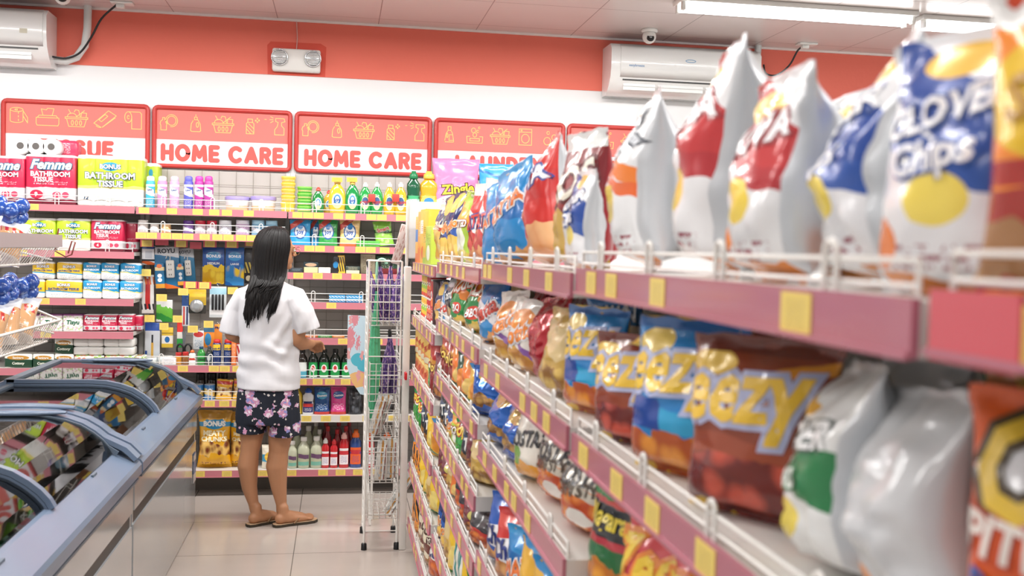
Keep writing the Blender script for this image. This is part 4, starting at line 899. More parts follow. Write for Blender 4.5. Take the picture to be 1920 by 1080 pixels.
 'chippy_red': ('#c9302c', (('c', 0, .34, '#eeb268', '#b5702c', 5), ('e', .5, .5, .46, .16, '#f0eff2', .1), ('b', .75, .9, '#d84a3e')), ('#c9302c', .3, .1), [('Chippy', .5, .50, .27, '#26357e', None, .1)], 'red bag with white badge'),
 'gold_tri': ('#eab53c', (('e', .5, .4, .3, .25, '#d98a2a', .4), ('b', .7, .9, '#2a8fd0', .5, .2), ('b', 0, .1, '#2f9a4a', .3, .1)), ('#e8b848', .3, .2), [], 'golden yellow nacho bag'),
 'yellow_plain': ('#efc42e', (('e', .4, .35, .2, .2, '#f3dc7a', .4), ('b', 0, .1, '#3a8a3c')), ('#eec030', .3, .1), [], 'plain yellow snack bag'),
 'tiger': ('#ee8f2a', (('s', 7, '#2a2320', .3, .75, .5), ('b', .75, 1.1, '#3f9ac0', .2, .3), ('c', 0, .3, '#f3c84c', '#e08a20', 5)), ('#e8922c', .3, .1), [], 'orange and black striped bag'),
 'cream_bun': ('#e6dcc2', (('b', .28, .44, '#6a2c20', .25, .1), ('c', 0, .28, '#d9a45c', '#9c6a34', 3), ('u', .3, .7, '#4a2622', .50, .62)), ('#e9e0c8', .4, 0), [('YUM', .5, .56, .12, '#f2ead8', None, 0), ('Cooky', .5, .74, .20, '#4a3428', None, .1)], 'cream and brown cookie bag'),
 'cooky_blue': ('#3a2c4c', (('c', 0, .5, '#e8782a', '#b8441a', 6), ('e', .5, .66, .42, .15, '#f0eee8', .2), ('b', .84, 1.1, '#c02c2c')), ('#5a3a2c', .3, .1), [('Cooky', .5, .66, .26, '#2c2f6a', None, .1)], 'orange bag with white badge'),
 'maroon_nut': ('#6d2230', (('e', .6, .6, .3, .2, '#c9c064', .4), ('c', 0, .35, '#c9823c', '#6a3a20', 6), ('b', .8, 1.1, '#8a3a4a')), ('#5c2238', .3, .2), [], 'maroon nut snack bag'),
 'black_red': ('#24222a', (('b', .4, .52, '#c83a2c', .1, .1), ('c', 0, .4, '#e8863c', '#b04a1c', 6)), ('#2a2830', .3, .1), [], 'black and red bag'),
 'teal_stripe': ('#e9e6da', (('s', 6, '#2c8a86', .2, .9, .3),), ('#3aa0a0', .3, .1), [], 'small teal striped snack bag'),
 'green_yellow': ('#2f7a34', (('s', 3, '#f0c22c', .1, .9, .8), ('b', .4, .5, '#c8302c')), ('#3a8a3c', .3, .1), [], 'green and yellow striped bag'),
 'green_black': ('#1f6a34', (('c', 0, .34, '#f0a63a', '#c8741c', 5), ('b', .56, .80, '#1c1e20'), ('b', .80, .84, '#c83a30'), ('b', .50, .56, '#b8303a'), ('b', .84, .94, '#2f8a44', 0, .1)), ('#e8c040', .3, .1), [('Nagaraya', .5, .69, .20, '#e8d23c', None, 0)], 'green and black snack bag'),
 'red_yellow': ('#c0262a', (('b', 0, .12, '#20509c'), ('b', .12, .16, '#f0cc3c'), ('b', .72, 1.1, '#d8454c', .2, .1)), ('#b82226', .25, .1), [('Zee', .42, .66, .42, '#f4cf3c', '#ee8a2a', .1), ('corn', .35, .34, .20, '#eec83c', None, 0)], 'red bag with yellow letters'),
 'yellow_corn': ('#edc63a', (('e', .5, .6, .3, .2, '#f6ecb0', .3), ('b', 0, .2, '#e0a82c', .2, .2), ('u', .45, .7, '#3aa04a', .5, .8)), ('#f0d468', .3, .1), [], 'yellow corn snack bag'),
 'mix_pack': ('#d8dde0', (('c', 0, 1.1, '#e8b070', '#a85a3a', 4), ('b', .55, .85, '#3a6ab0', .3, .3), ('b', .3, .42, '#d84a3a', .2, .2)), ('#dfe3e6', .3, .1), [], 'frozen food pack with blue band'),
}
def bag_mesh(design, w, h, t, seed):
    base, lay, back, texts, look = BD[design]
    mb = MB(); mats = [dsg(base, lay, .26 if design not in ('red_foil', 'blue_foil') else .16, .35 if design in ('red_foil', 'blue_foil') else .06, coat=.45), mat(back[0], back[1], back[2], coat=.3)]
    surf = bag(mb, w, h, t, seed, split=(-.45 if back == SILV and design[:3] in ('nov', 'clo') else 0))
    cm = {}; fitw = .70 if back == SILV and design[:3] in ('nov', 'clo') else .84
    for tx in texts:
        s_, u, v, sz, fc, oc, tilt = tx; x = (u-.5)*w; z = v*h
        gw = glyphs(s_, 1, .03)[0]; sz = min(sz, fitw/1.1875/(max(p[0] for p in gw)-min(p[0] for p in gw)))
        if oc:
            if oc not in cm: cm[oc] = len(mats); mats.append(mat(oc, .35, coat=.3))
            letter(mb, s_, x, z, sz*w*1.25, cm[oc], surf, .1, .95, tilt, .0014)
        if fc not in cm: cm[fc] = len(mats); mats.append(mat(fc, .35, coat=.3))
        letter(mb, s_, x, z, sz*w*1.25, cm[fc], surf, .03, .95, tilt, .0024)
    return [('snack_bag', mb.mesh('snack_bag', mats))]
def snack(design, X, Y, z, w, h, t=.08, yaw=0, lean=0, seed=0, place='', grp='', roll=0):
    k = ('bag', design, round(w, 3), round(h, 3), round(t, 3), seed)
    pr_ = proto(k, lambda: bag_mesh(design, w, h, t, seed))
    o = put(pr_, 'snack_bag', (X, Y, z), -PI/2+R(yaw), R(lean), R(roll))
    note(o, BD[design][4], place, 'snack bag', grp, 'far end')
    return o
GB = ['far bay', 'second bay', 'middle bay', 'near bay', 'nearest bay']
SH = ['top shelf', 'second shelf', 'third shelf', 'fourth shelf', 'fifth shelf', 'bottom shelf']
def pl(b, s_): return 'on the %s\'s %s' % (GB[b], SH[s_])
def bk(b, s_): return 'in the %s\'s %s back row' % (GB[b], SH[s_].replace(' ', '-'))
def gp(b, s_): return 'snack bags on the %s, %s' % (SH[s_], GB[b])
def bsnack(b, s_, design, Y, w, h, t=.085, yaw=0, lean=0, seed=0, dx=0, roll=0):
    z = BAYS[b][2][s_]; X = gx(Y)+.014+t*.55+dx+abs(math.sin(R(yaw)))*w*.24
    return snack(design, X, Y, z-.0015, w, h, t, yaw, lean, seed, pl(b, s_), gp(b, s_), roll)
# ---- top shelf, far to near
for b, d, Y, w, h, t, yaw, lean, sd, dx, roll in (
    (0, 'yellow_chips', 4.12, .19, .24, .08, 8, 0, 1, 0, 4), (0, 'navy_tortilla', 3.90, .19, .27, .09, 10, 0, 2, 0, -6),
    (1, 'navy_tortilla', 3.64, .18, .25, .09, 12, 0, 3, 0, -5), (1, 'lime', 3.42, .18, .24, .09, 5, 0, 4, 0, 5), (1, 'red_text', 3.16, .20, .25, .09, 12, 0, 5, 0, 3),
    (1, 'red_text', 2.95, .20, .25, .09, 12, 0, 6, 0, 8), (1, 'blue_a', 2.74, .19, .24, .09, 15, 0, 6, 0, -10), (2, 'blue_a', 2.50, .20, .25, .09, 16, 0, 7, 0, -12),
    (2, 'red_big', 2.20, .20, .285, .13, -4, 0, 8, 0, -9), (2, 'maroon_gold', 1.90, .19, .26, .09, 10, 0, 9, .01, 0), (2, 'clover_blue', 1.76, .15, .175, .06, 0, 0, 10, 0, 0),
    (3, 'nova_orange', 1.52, .20, .262, .125, -10, 0, 11, .002, -3), (3, 'nova_red', 1.25, .21, .285, .150, -12, 0, 12, .002, 2), (3, 'nova_red', 1.02, .17, .215, .11, -4, 0, 13, 0, 0),
    (3, 'clover_blue', .845, .17, .215, .13, -20, 0, 14, .01, -5), (3, 'clover_blue', .70, .16, .195, .075, 14, 0, 15, .01, 0), (4, 'orange_red', .575, .17, .205, .07, 32, 0, 16, .02, 0),
    (4, 'orange_red', .40, .17, .205, .07, 12, 0, 17, .0, 0)):
    bsnack(b, 0, d, Y, w, h, t, yaw, lean, sd, dx, roll)
for b, d, Y, w, h, t, yaw, sd, dx in ((2, 'maroon_gold', 2.34, .18, .22, .08, 0, 23, .17), (3, 'plain_silver', 1.40, .18, .22, .09, 0, 24, .15), (3, 'nova_orange', 1.12, .18, .22, .08, 0, 25, .16), (3, 'plain_silver', .76, .16, .19, .09, 4, 26, .14)):
    z = BAYS[b][2][0]; snack(d, gx(Y)+.014+t*.55+dx, Y, z-.0015, w, h, t, yaw, 0, sd, bk(b, 0), gp(b, 0))
# ---- second shelf
for b, d, Y, w, h, t, yaw, sd, dx, roll in (
    (0, 'navy_tortilla', 4.02, .17, .19, .07, 10, 31, 0, 0), (0, 'blue_white', 3.87, .16, .18, .06, 10, 32, 0, 3), (1, 'black_chip', 3.68, .17, .17, .07, 10, 33, 0, 0), (1, 'green_vcut', 3.47, .18, .175, .08, 14, 34, 0, -3),
    (1, 'green_vcut', 3.14, .20, .185, .10, 18, 35, 0, -4), (1, 'blue_white', 2.80, .19, .175, .08, 14, 36, 0, -6),
    (2, 'orange_white', 2.52, .19, .18, .08, 12, 37, 0, -4), (2, 'orange_white', 2.33, .19, .17, .08, 14, 38, 0, 3), (2, 'red_foil', 2.12, .18, .185, .11, 8, 39, .01, -5), (2, 'gold', 1.95, .17, .17, .08, 8, 40, 0, 0), (2, 'cheezy_blue', 1.74, .18, .185, .075, 22, 41, 0, 0),
    (3, 'cheezy_brown', 1.51, .19, .165, .075, 24, 42, 0, 0), (3, 'cheezy_blue', 1.285, .20, .205, .08, 26, 43, 0, 0), (3, 'cheezy_brown', 1.07, .20, .20, .085, 30, 44, .0, 0), (3, 'clover_green', .885, .18, .192, .13, -18, 45, .005, -4),
    (3, 'plain_silver', .755, .15, .185, .10, -4, 46, .02, -6), (4, 'orange_big', .60, .19, .20, .09, 30, 47, .03, 0), (4, 'orange_big', .42, .19, .20, .08, 10, 48, .0, 0)):
    bsnack(b, 1, d, Y, w, h, t, yaw, 0, sd, dx, roll)
for b, d, Y, w, h, t, yaw, sd, dx in ((1, 'gold', 3.3, .18, .19, .08, 0, 51, .16), (1, 'red_foil', 2.95, .18, .19, .08, 0, 52, .17), (2, 'maroon_nut', 2.45, .18, .19, .08, 0, 53, .16), (2, 'gold', 2.22, .18, .19, .08, 0, 54, .18), (2, 'mask_orange', 1.86, .16, .20, .06, 26, 55, .085), (3, 'plain_silver', 1.0, .18, .195, .08, 0, 57, .17), (3, 'green_vcut', .82, .17, .19, .07, 0, 58, .18), (3, 'cheezy_brown', 1.4, .18, .20, .07, 0, 59, .16)):
    z = BAYS[b][2][1]; snack(d, gx(Y)+.014+t*.55+dx, Y, z-.0015, w, h, t, yaw, 0, sd, bk(b, 1), gp(b, 1))
# a bag lying on top of the brown ones
o = snack('yellow_corn', .47, 1.44, 1.338, .17, .19, .045, 40, 0, 61, 'lying across the bags '+pl(3, 1), gp(3, 1)); o.rotation_euler = (R(-80), R(10), R(-150))
# ---- third shelf of the middle and near bays
for b, d, Y, w, h, t, yaw, sd, roll in (
    (2, 'blue_foil', 2.56, .18, .15, .09, 12, 71, 0), (2, 'blue_foil', 2.38, .18, .13, .09, 10, 72, 0), (2, 'tos_white', 2.17, .19, .165, .08, 16, 73, -5), (2, 'os_orange', 1.97, .20, .17, .10, 18, 74, 0), (2, 'os_orange', 1.76, .20, .17, .10, 20, 75, 0),
    (3, 'green_black', 1.53, .18, .195, .07, 18, 76, 0), (3, 'red_yellow', 1.35, .19, .185, .09, 22, 77, 0), (3, 'red_yellow', 1.17, .18, .18, .09, 18, 78, 0), (3, 'yellow_corn', 1.02, .18, .19, .08, 14, 79, 0), (3, 'cheezy_brown', .86, .17, .18, .08, 10, 80, 0)):
    bsnack(b, 2, d, Y, w, h, t, yaw, 0, sd, 0, roll)
# ---- the remaining rows, evenly filled
def fill(b, s_, ds, n, w=.185, t=.066, y1=None, y0=None, yaw=31, back=0, hk=1.0):
    Y0, Y1 = (y0 or BAYS[b][0]+.06), (y1 or BAYS[b][1]-.09); rr = random.Random(b*31+s_); zs = BAYS[b][2]
    H_ = (zs[s_-1]-.045-zs[s_])*.97*hk
    for i in range(n):
        d = ds[int(i*len(ds)/n)]; Y = Y1-(Y1-Y0)*(i+.5)/n; k = rr.choice((.84, .92, 1)); sd = rr.randint(1, 3)
        bsnack(b, s_, d, Y, w, round(H_*k, 3), t, yaw+rr.uniform(-5, 5), 0, sd+100, -.012, rr.uniform(-5, 5))
    for i in range(back):
        d = ds[(i*3+1) % len(ds)]; Y = Y1-(Y1-Y0)*(i+.8)/back*.94; k = .92
        snack(d, gx(Y)+.25, Y, zs[s_]-.0015, w, round(H_*k, 3), t, rr.uniform(10, 25), 0, 101, bk(b, s_), gp(b, s_))
fill(1, 2, ['clear_red', 'clear_red', 'star_orange', 'dark_green', 'star_orange', 'gold_tri', 'blue_foil'], 8, back=4)
fill(0, 2, ['green_leaf', 'clear_red', 'maroon_nut'], 3, y1=4.16, back=1)
fill(0, 3, ['green_leaf', 'green_leaf', 'black_chip', 'yellow_plain', 'gold_tri'], 7, back=3)
fill(0, 4, ['tiger', 'tiger', 'yellow_plain', 'gold', 'yellow_plain'], 7, back=3)
fill(0, 5, ['tiger', 'cream_bun', 'cream_bun', 'cream_bun', 'cooky_blue'], 6, w=.2, t=.08, back=3)
fill(1, 3, ['black_chip', 'navy_tortilla', 'lime', 'green_leaf', 'black_chip', 'maroon_nut', 'gold'], 8, back=4)
fill(1, 4, ['maroon_nut', 'gold', 'star_orange', 'black_red', 'maroon_nut', 'black_red'], 8, back=4)
fill(1, 5, ['navy_tortilla', 'gold', 'yellow_plain', 'teal_stripe', 'green_yellow', 'yellow_plain'], 8, back=4)
fill(2, 3, ['chippy_blue', 'chippy_red', 'blue_a', 'gold_tri', 'gold_tri', 'yellow_corn'], 6, w=.20, t=.08, back=4, hk=.82)
fill(2, 4, ['green_yellow', 'gold', 'gold_tri', 'red_yellow', 'yellow_plain'], 6, w=.2)
fill(3, 3, ['red_yellow', 'green_black', 'yellow_corn', 'os_orange'], 5, w=.19)
flush()
# ---- cartons and canisters in the far bay
def carton_mesh(base, lay, texts, w, d, h):
    mb = MB(); mb.rbox(w, d, h, .002); mats = [dsg(base, lay, .4)]
    for s_, u, v, sz, fc, tilt in texts: mats.append(mat(fc, .4)); letter(mb, s_, (u-.5)*w, v*h, sz*w, len(mats)-1, lambda x, z: -d/2, .03, 1, tilt, .0008)
    return [('carton', mb.mesh('carton', mats))]
for i, (c, l) in enumerate((('#efb03a', (('b', .45, .72, '#2f72b8'), ('b', 0, .2, '#e8762a'), ('t', .74, .95, '#c8302c', 20))), ('#f0a02e', (('b', 0, .3, '#ee7a24', 0, .3), ('t', .5, .8, '#f6ecd0', 20))), ('#f0b93c', (('e', .5, .2, .3, .12, '#e8622a'), ('b', .55, .8, '#f4f0e6'), ('t', .6, .78, '#c8302c', 20))), ('#edc23c', (('t', .4, .7, '#7a4a1c', 20), ('b', 0, .12, '#a8c83c'))), ('#b9cf4a', (('e', .5, .3, .3, .2, '#f0f2e0'), ('t', .5, .8, '#5a7a2c', 20))))):
    Y = 4.90-i*.135; w_ = .12; h_ = (.215, .235, .24, .23, .16)[i]
    o = put(carton_mesh(c, l, [], w_, .17, h_), 'snack_carton', (gx(Y)+.10, Y, 1.3835), -PI/2+R(6)); note(o, 'slim yellow carton' if i < 4 else 'small lime green carton', 'by the white header board', 'carton', 'slim cartons at the far end', 'far end')
can_m = [dsg('#ecc540', (('b', .36, .62, '#9cc83c'), ('b', .0, .16, '#e8503a', 0, .1), ('e', .38, .62, .09, .10, '#f4f4f0'), ('e', .62, .62, .09, .10, '#f4f4f0'), ('e', .39, .62, .04, .05, '#17171a'), ('e', .61, .62, .04, .05, '#17171a'), ('t', .72, .9, '#d8402c', 20)), .35), dsg('#c0282c', (('b', .4, .6, '#e8763a'), ('e', .38, .66, .1, .10, '#f4f4f0'), ('e', .62, .66, .1, .10, '#f4f4f0'), ('e', .39, .66, .04, .05, '#17171a'), ('e', .61, .66, .04, .05, '#17171a'), ('t', .1, .35, '#f6ead0', 20)), .35), mat('#3a1a1e', .4)]
for i in range(7):
    for k in range(2 if i < 5 else 1):
        hh = .098 if i < 5 else .185; mi = 0 if i < 3 else 1
        if i >= 5: mi = 2 if i == 6 else 1
        Y = 4.88-i*.092
        b1 = MB().lathe([(.001, 0), (.037, 0), (.0375, .004), (.0375, hh-.008), (.036, hh-.006)], 22).mesh('canister_body', [can_m[mi]]); b2 = MB().lathe([(.0365, hh-.008), (.0385, hh-.006), (.0385, hh), (.001, hh+.001)], 22).mesh('lid', [mat('#e8e4dc' if mi < 2 else '#3a3438', .4)])
        o = put([('canister_body', b1), ('lid', b2)], 'snack_canister', (gx(Y)+.075, Y, 1.134+k*.1), -PI/2); note(o, ('green and yellow canister' if mi == 0 else 'red canister' if mi == 1 else 'tall dark canister'), ('stacked on' if k else 'on')+' the far bay\'s second shelf', 'canister', 'snack canisters at the far end', 'far end')
pk = carton_mesh('#efc04a', (('b', .0, .25, '#ee8a34', .2, .2), ('e', .5, .1, .5, .12, '#f4e8c0', .4)), [('PIK-NIK', .5, .55, .25, '#c4281f', .25)], .14, .09, .125)
pk2 = carton_mesh('#ee9a3a', (('b', .0, .3, '#e8632a', .2, .2), ('e', .5, .85, .5, .12, '#f0d87a', .4)), [('PIK-NIK', .5, .5, .25, '#c4281f', .25)], .14, .09, .085)
for i in range(5):
    Y = 4.86-i*.155
    o = put(pk2, 'potato_stick_carton', (gx(Y)+.07, Y, .8745), -PI/2+R(5)); note(o, 'orange potato stick carton', 'on the far bay\'s third shelf', 'carton', 'potato stick cartons', 'far end')
    if i < 4: o = put(pk, 'potato_stick_carton', (gx(Y)+.07, Y, .961), -PI/2+R(8)); note(o, 'yellow potato stick carton', 'stacked on the orange cartons', 'carton', 'potato stick cartons', 'far end')
flush()
# small plastic strips hanging from the rails
m = MB(); m.poly([(-.012, 0), (.012, 0), (.015, -.02), (.008, -.085), (-.004, -.09), (-.012, -.03)], .001); o = m.obj('hang_strip', thin('#f4f2ee', .15)); o.location = (gx(3.25)-.012, 3.25, 1.235); o.rotation_euler = (0, 0, -PI/2); tag(o, 'small clear plastic strip on the rail in front of the green crisp bags', 'plastic strip')
m = MB(); m.rbox(.05, .012, .035, .003); o = m.obj('rail_clip', mat('#c8202a', .35)); o.location = (gx(4.86)-.028, 4.90, .83); o.rotation_euler = (0, 0, -PI/2); tag(o, 'small red clip at the far end of the snack aisle\'s third rail', 'clip')
# ================================================================ BACK WALL PRODUCTS
PROFS = {'spray': ([(.46, 0), (.5, .02), (.5, .80), (.46, .84), (.36, .86)], [(.40, .85), (.42, .87), (.42, .95), (.36, .98), (.22, 1.0), (.001, 1.0)]),
 'dish': ([(.36, 0), (.42, .02), (.5, .25), (.5, .45), (.42, .66), (.24, .80), (.16, .84), (.15, .87)], [(.19, .86), (.19, .94), (.11, .955), (.10, 1.0), (.001, 1.0)]),
 'round': ([(.46, 0), (.5, .03), (.5, .60), (.44, .70), (.24, .82), (.2, .88)], [(.25, .87), (.26, .88), (.26, .985), (.24, 1.0), (.001, 1.0)]),
 'clean': ([(.42, 0), (.46, .03), (.46, .42), (.40, .50), (.46, .60), (.44, .72), (.26, .80), (.22, .84)], [(.28, .83), (.30, .84), (.27, .93), (.16, .96), (.15, 1.0), (.001, 1.0)]),
 'can': ([(.48, 0), (.5, .03), (.5, .93), (.47, .96)], [(.48, .955), (.48, .985), (.44, .985), (.43, .97), (.001, .97)]),
 'tub': ([(.42, 0), (.44, .03), (.48, .76)], [(.5, .75), (.5, .93), (.48, 1.0), (.001, 1.0)]),
 'jar': ([(.46, 0), (.5, .04), (.5, .68), (.44, .74)], [(.46, .73), (.47, .75), (.47, .97), (.45, 1.0), (.001, 1.0)])}
def bottle(kind, w, h, body, capc, label=None, text=None, tcol='#ffffff', sy=None, clear=False, lz=(.12, .6)):
    key = (kind, round(w, 3), round(h, 3), body, capc, label, text, clear)
    def mk():
        pb, pc = PROFS[kind]; sy_ = sy or (.55 if kind in ('dish', 'clean') else 1)
        f = lambda pr: [(r*w, z*h) for r, z in pr]
        bm_ = MB(); bm_.lathe([(.001, 0)]+f(pb), 20, 1, sy_); 
        body_m = None if isinstance(body, tuple) else mat(body, .12, coat=.6)
        out = [('bottle_body', bm_.mesh('bottle_body', [body_m] if not isinstance(body, tuple) else [dsg(body[0], body[1], .3)])), ('bottle_cap', MB().lathe(f(pc), 16, 1, max(sy_, .8)).mesh('bottle_cap', [mat(capc, .3)]))]
        def rad(z):
            q = z/h
            for (r0, z0), (r1, z1) in zip(pb, pb[1:]):
                if z0 <= q <= z1: return (r0+(r1-r0)*(q-z0)/max(z1-z0, 1e-6))*w
            return pb[-1][0]*w
        surf = lambda x, z: -sy_*math.sqrt(max(rad(z)**2-x*x, 0))-.0005
        if label:
            lm = MB(); mats = [dsg(*label) if isinstance(label, tuple) else mat(label, .4)]
            if kind == 'dish': disc(lm, 0, .36*h, .30*w, .22*h, surf, 0)
            else: patch(lm, -.46*w*min(1, .9), .46*w*.9, lz[0]*h, lz[1]*h, surf, 0)
            if text: mats.append(mat(tcol, .4)); letter(lm, text, 0, (.38 if kind == 'dish' else (lz[0]+lz[1])/2+.08)*h, min(.42*w*3/max(len(text), 3), .3*w), 1, surf, .04, 1, .08, .0014)
            out.append(('label', lm.mesh('label', mats)))
        return out
    return proto(key, mk)
def packmesh(w, d, h, base, lay, texts=(), r=.012, rolls=0, film=False):
    key = ('pack', round(w, 3), round(d, 3), round(h, 3), base, tuple(lay), tuple(texts), rolls)
    def mk():
        mb = MB(); mats = [dsg(base, lay, .38, coat=.3)]
        if rolls:
            def ring(q, z):
                o = []; N = 14*rolls
                for s_ in (1, -1):
                    for i in range(N+1):
                        u = i/N; f = (u*rolls) % 1; x = (u-.5)*(w-2*q)*s_; y = -s_*(d/2-q)*(.84+.16*math.sqrt(max(0, 1-(2*f-1)**2))); o.append((x, y, z))
                return o
            mb.loft([ring(.012, 0), ring(.003, .003), ring(0, .010), ring(0, h-.010), ring(.003, h-.003), ring(.012, h)])
            def surf(x, z):
                f = ((x/w+.5)*rolls) % 1; return -d/2*(.84+.16*math.sqrt(max(0, 1-(2*f-1)**2)))
            sf = lambda x, z: -d/2-.0002
        else:
            mb.rbox(w, d, h, r, seg=3); sf = lambda x, z: -d/2-.0004
        cm = {}
        for s_, u, v, sz, fc, oc, it in texts:
            x = (u-.5)*w; z = v*h
            for c, of, lf in ((oc, .09, .0006), (fc, .035, .0012)):
                if not c: continue
                if c not in cm: cm[c] = len(mats); mats.append(mat(c, .45))
                gw = glyphs(s_, 1, of, 1, it)[0]; ww = max(p[0] for p in gw)-min(p[0] for p in gw); size = min(sz*h, .86*w/ww)
                letter(mb, s_, x, z, size, cm[c], sf, of, 1, 0, lf, it)
        return [('pack', mb.mesh('pack', mats))]
    return proto(key, mk)
def shelf_z(py, Yf=YB): return atY(500, py, Yf).z
class Row:
    def __init__(s, z, place, group, front=YB): s.z, s.place, s.group, s.f = z, place, group, front
    def span(s, x0, x1, yt, dep=.03):
        Y = s.f+dep; ym = (yt+0); z0 = s.z
        a = atY(x0, yt, Y); b = atY(x1, yt, Y); return (a.x+b.x)/2, b.x-a.x, (a.z+b.z)/2-s.z, Y
    def bottle(s, x0, x1, yt, kind, look, cat, dep=.035, z0=0, rz=0, **k):
        cx, w, h, Y = s.span(x0, x1, yt, dep); h -= z0; w = round(w/.96, 3); sy = .55 if kind in ('dish', 'clean') else 1
        o = put(bottle(kind, w, round(h, 3), **k), cat.replace(' ', '_'), (cx, Y+w/2*sy+.004, s.z+z0-.0015), rz); note(o, look, s.place, cat, s.group); return o
    def pack(s, x0, x1, yt, base, lay, look, cat, d=None, dep=.03, z0=0, texts=(), rolls=0, r=.012, ht=None, ry=0, rz=0, gap=.997):
        cx, w, h, Y = s.span(x0, x1, yt, dep); h = ht or h-z0; w *= gap; d = d or min(w, .13)
        o = put(packmesh(w, d, h, base, lay, texts, min(r, w*.4, h*.4), rolls), cat.replace(' ', '_'), (cx, Y+d/2, s.z+z0-.0015), rz, 0, ry); note(o, look, s.place, cat, s.group); return o
    def pouch(s, x0, x1, yt, base, lay, look, cat='refill pouch', dep=.03, texts=(), d=.06, roll=0, seed=0, z0=0):
        cx, w, h, Y = s.span(x0, x1, yt, dep); h -= z0
        def mk():
            mb = MB(); mats = [dsg(base, lay, .28, coat=.4), mat(base, .3, coat=.3)]; sf = bag(mb, w, h, d, seed, gus=1, mi=(0, 1)); cm = {}
            for s_, u, v, sz, fc, oc, it in texts:
                for c, of, lf in ((oc, .09, .0016), (fc, .03, .0026)):
                    if c: mats.append(mat(c, .45)); letter(mb, s_, (u-.5)*w, v*h, sz*w, len(mats)-1, sf, of, 1, it, lf)
            return [('pouch', mb.mesh('pouch', mats))]
        o = put(proto(('pouch', base, tuple(lay), round(w, 3), round(h, 3), seed), mk), 'refill_pouch', (cx, Y+d/2+.01, s.z+z0-.0015), 0, 0, R(roll)); note(o, look, s.place, cat, s.group); return o
FEM = ('#c8244c', (('b', 0, .1, '#7d1230'), ('b', .1, .34, '#d9d6da', 0, .12), ('e', .22, .2, .12, .09, '#d02c50'), ('e', .62, .2, .08, .06, '#d85070'), ('e', .8, .2, .07, .06, '#d85070'), ('t', .40, .46, '#f0c8d0', 40), ('b', .95, 1.1, '#f1eef0')))
FT = (('Femme', .5, .80, .26, '#f6f4f6', '#2b6a8c', .3), ('BATHROOM', .5, .61, .135, '#f4eef2', None, 0), ('TISSUE', .36, .50, .125, '#f4eef2', None, 0))
BON = ('#f2f2ee', (('b', .40, .93, '#b5d327', 0, .10), ('b', .345, .40, '#f0e07a', 0, .10), ('e', .5, .78, .14, .085, '#2aa0c8'), ('t', .1, .24, '#c9d0cc', 30), ('b', .93, 1.1, '#f4f4f0')))
BT = (('BONUS', .5, .78, .12, '#ffffff', '#1d3f7a', 0), ('BATHROOM', .5, .60, .17, '#ffffff', '#14315e', 0), ('TISSUE', .5, .44, .16, '#ffffff', '#14315e', 0))
A = Row(1.645, 'on the top TISSUE shelf', 'tissue packs')
A.pack(-48, 46, 291, *FEM, 'large pink nine-roll tissue pack', 'tissue pack', d=.22, dep=.02, texts=FT+(('9', .22, .2, .12, '#ffffff', None, 0),), rolls=3)
A.pack(47, 142, 289, *FEM, 'large pink nine-roll tissue pack', 'tissue pack', d=.22, dep=.02, texts=FT+(('9', .22, .2, .12, '#ffffff', None, 0),), rolls=3)
A.pack(145, 268, 291, *BON, 'wide lime green twelve-roll tissue pack', 'tissue pack', d=.16, dep=.02, texts=BT+(('12', .13, .16, .10, '#2b4a6a', None, .2),), rolls=4)
A.pack(269, 297, 305, *BON, 'narrow lime green tissue pack turned sideways', 'tissue pack', d=.14, dep=.19, rolls=1)
A.pack(-50, -4, 306, '#f1eef0', (), 'plain white tissue pack', 'tissue pack', d=.07, dep=.245, rolls=1)
# pack of three rolls lying on the pink packs, ends towards us
z_ = atY(75, 291, YB+.05).z; q = thing('tissue_roll_pack', None, None, (0, 0, 0))
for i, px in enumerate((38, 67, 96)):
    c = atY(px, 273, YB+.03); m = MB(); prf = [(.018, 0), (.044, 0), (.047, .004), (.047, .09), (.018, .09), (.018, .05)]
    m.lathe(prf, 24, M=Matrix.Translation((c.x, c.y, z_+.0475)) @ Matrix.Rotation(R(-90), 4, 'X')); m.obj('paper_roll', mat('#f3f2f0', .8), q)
    m = MB(); m.lathe([(.019, -.0012), (.019, -.0008), (.001, -.0008)], 16, M=Matrix.Translation((c.x, c.y, z_+.0475)) @ Matrix.Rotation(R(-90), 4, 'X')); m.obj('roll_hole_shade', mat('#5f5b59', .8), q)  # dark disc over the closed roll end, painted as the shade in its hole
ca, cb = atY(24, 273, YB+.06), atY(135, 273, YB+.06); m = MB(); m.rbox(cb.x-ca.x-.055, .10, .094, .02, x=(ca.x+cb.x)/2+.045, y=YB+.17, z=z_+.001); m.obj('wrapper', dsg('#e9dfe2', (('u', .55, 1.1, '#cf3a5c'), ('t', .2, .8, '#f2d8de', 30)), .3, coat=.4), q)
tag(q, 'clear tissue roll pack with three white roll ends, on top of pink packs', 'tissue pack', 'tissue packs')
A = Row(1.391, 'on the second TISSUE shelf', 'tissue packs')
A.pack(-20, 41, 410, *BON, 'lime green four-roll tissue pack', 'tissue pack', d=.15, texts=BT, rolls=2)
A.pack(43, 104, 408, *BON, 'lime green four-roll tissue pack', 'tissue pack', d=.15, texts=BT, rolls=2)
A.pack(105, 169, 409, *BON, 'lime green four-roll tissue pack', 'tissue pack', d=.15, texts=BT, rolls=2)
A.pack(170, 231, 411, *FEM, 'pink four-roll tissue pack', 'tissue pack', d=.15, texts=FT+(('4', .22, .2, .12, '#ffffff', None, 0),), rolls=2)
A.pack(234, 258, 416, *FEM, 'narrow pink tissue pack', 'tissue pack', d=.09, dep=.12, rolls=1)
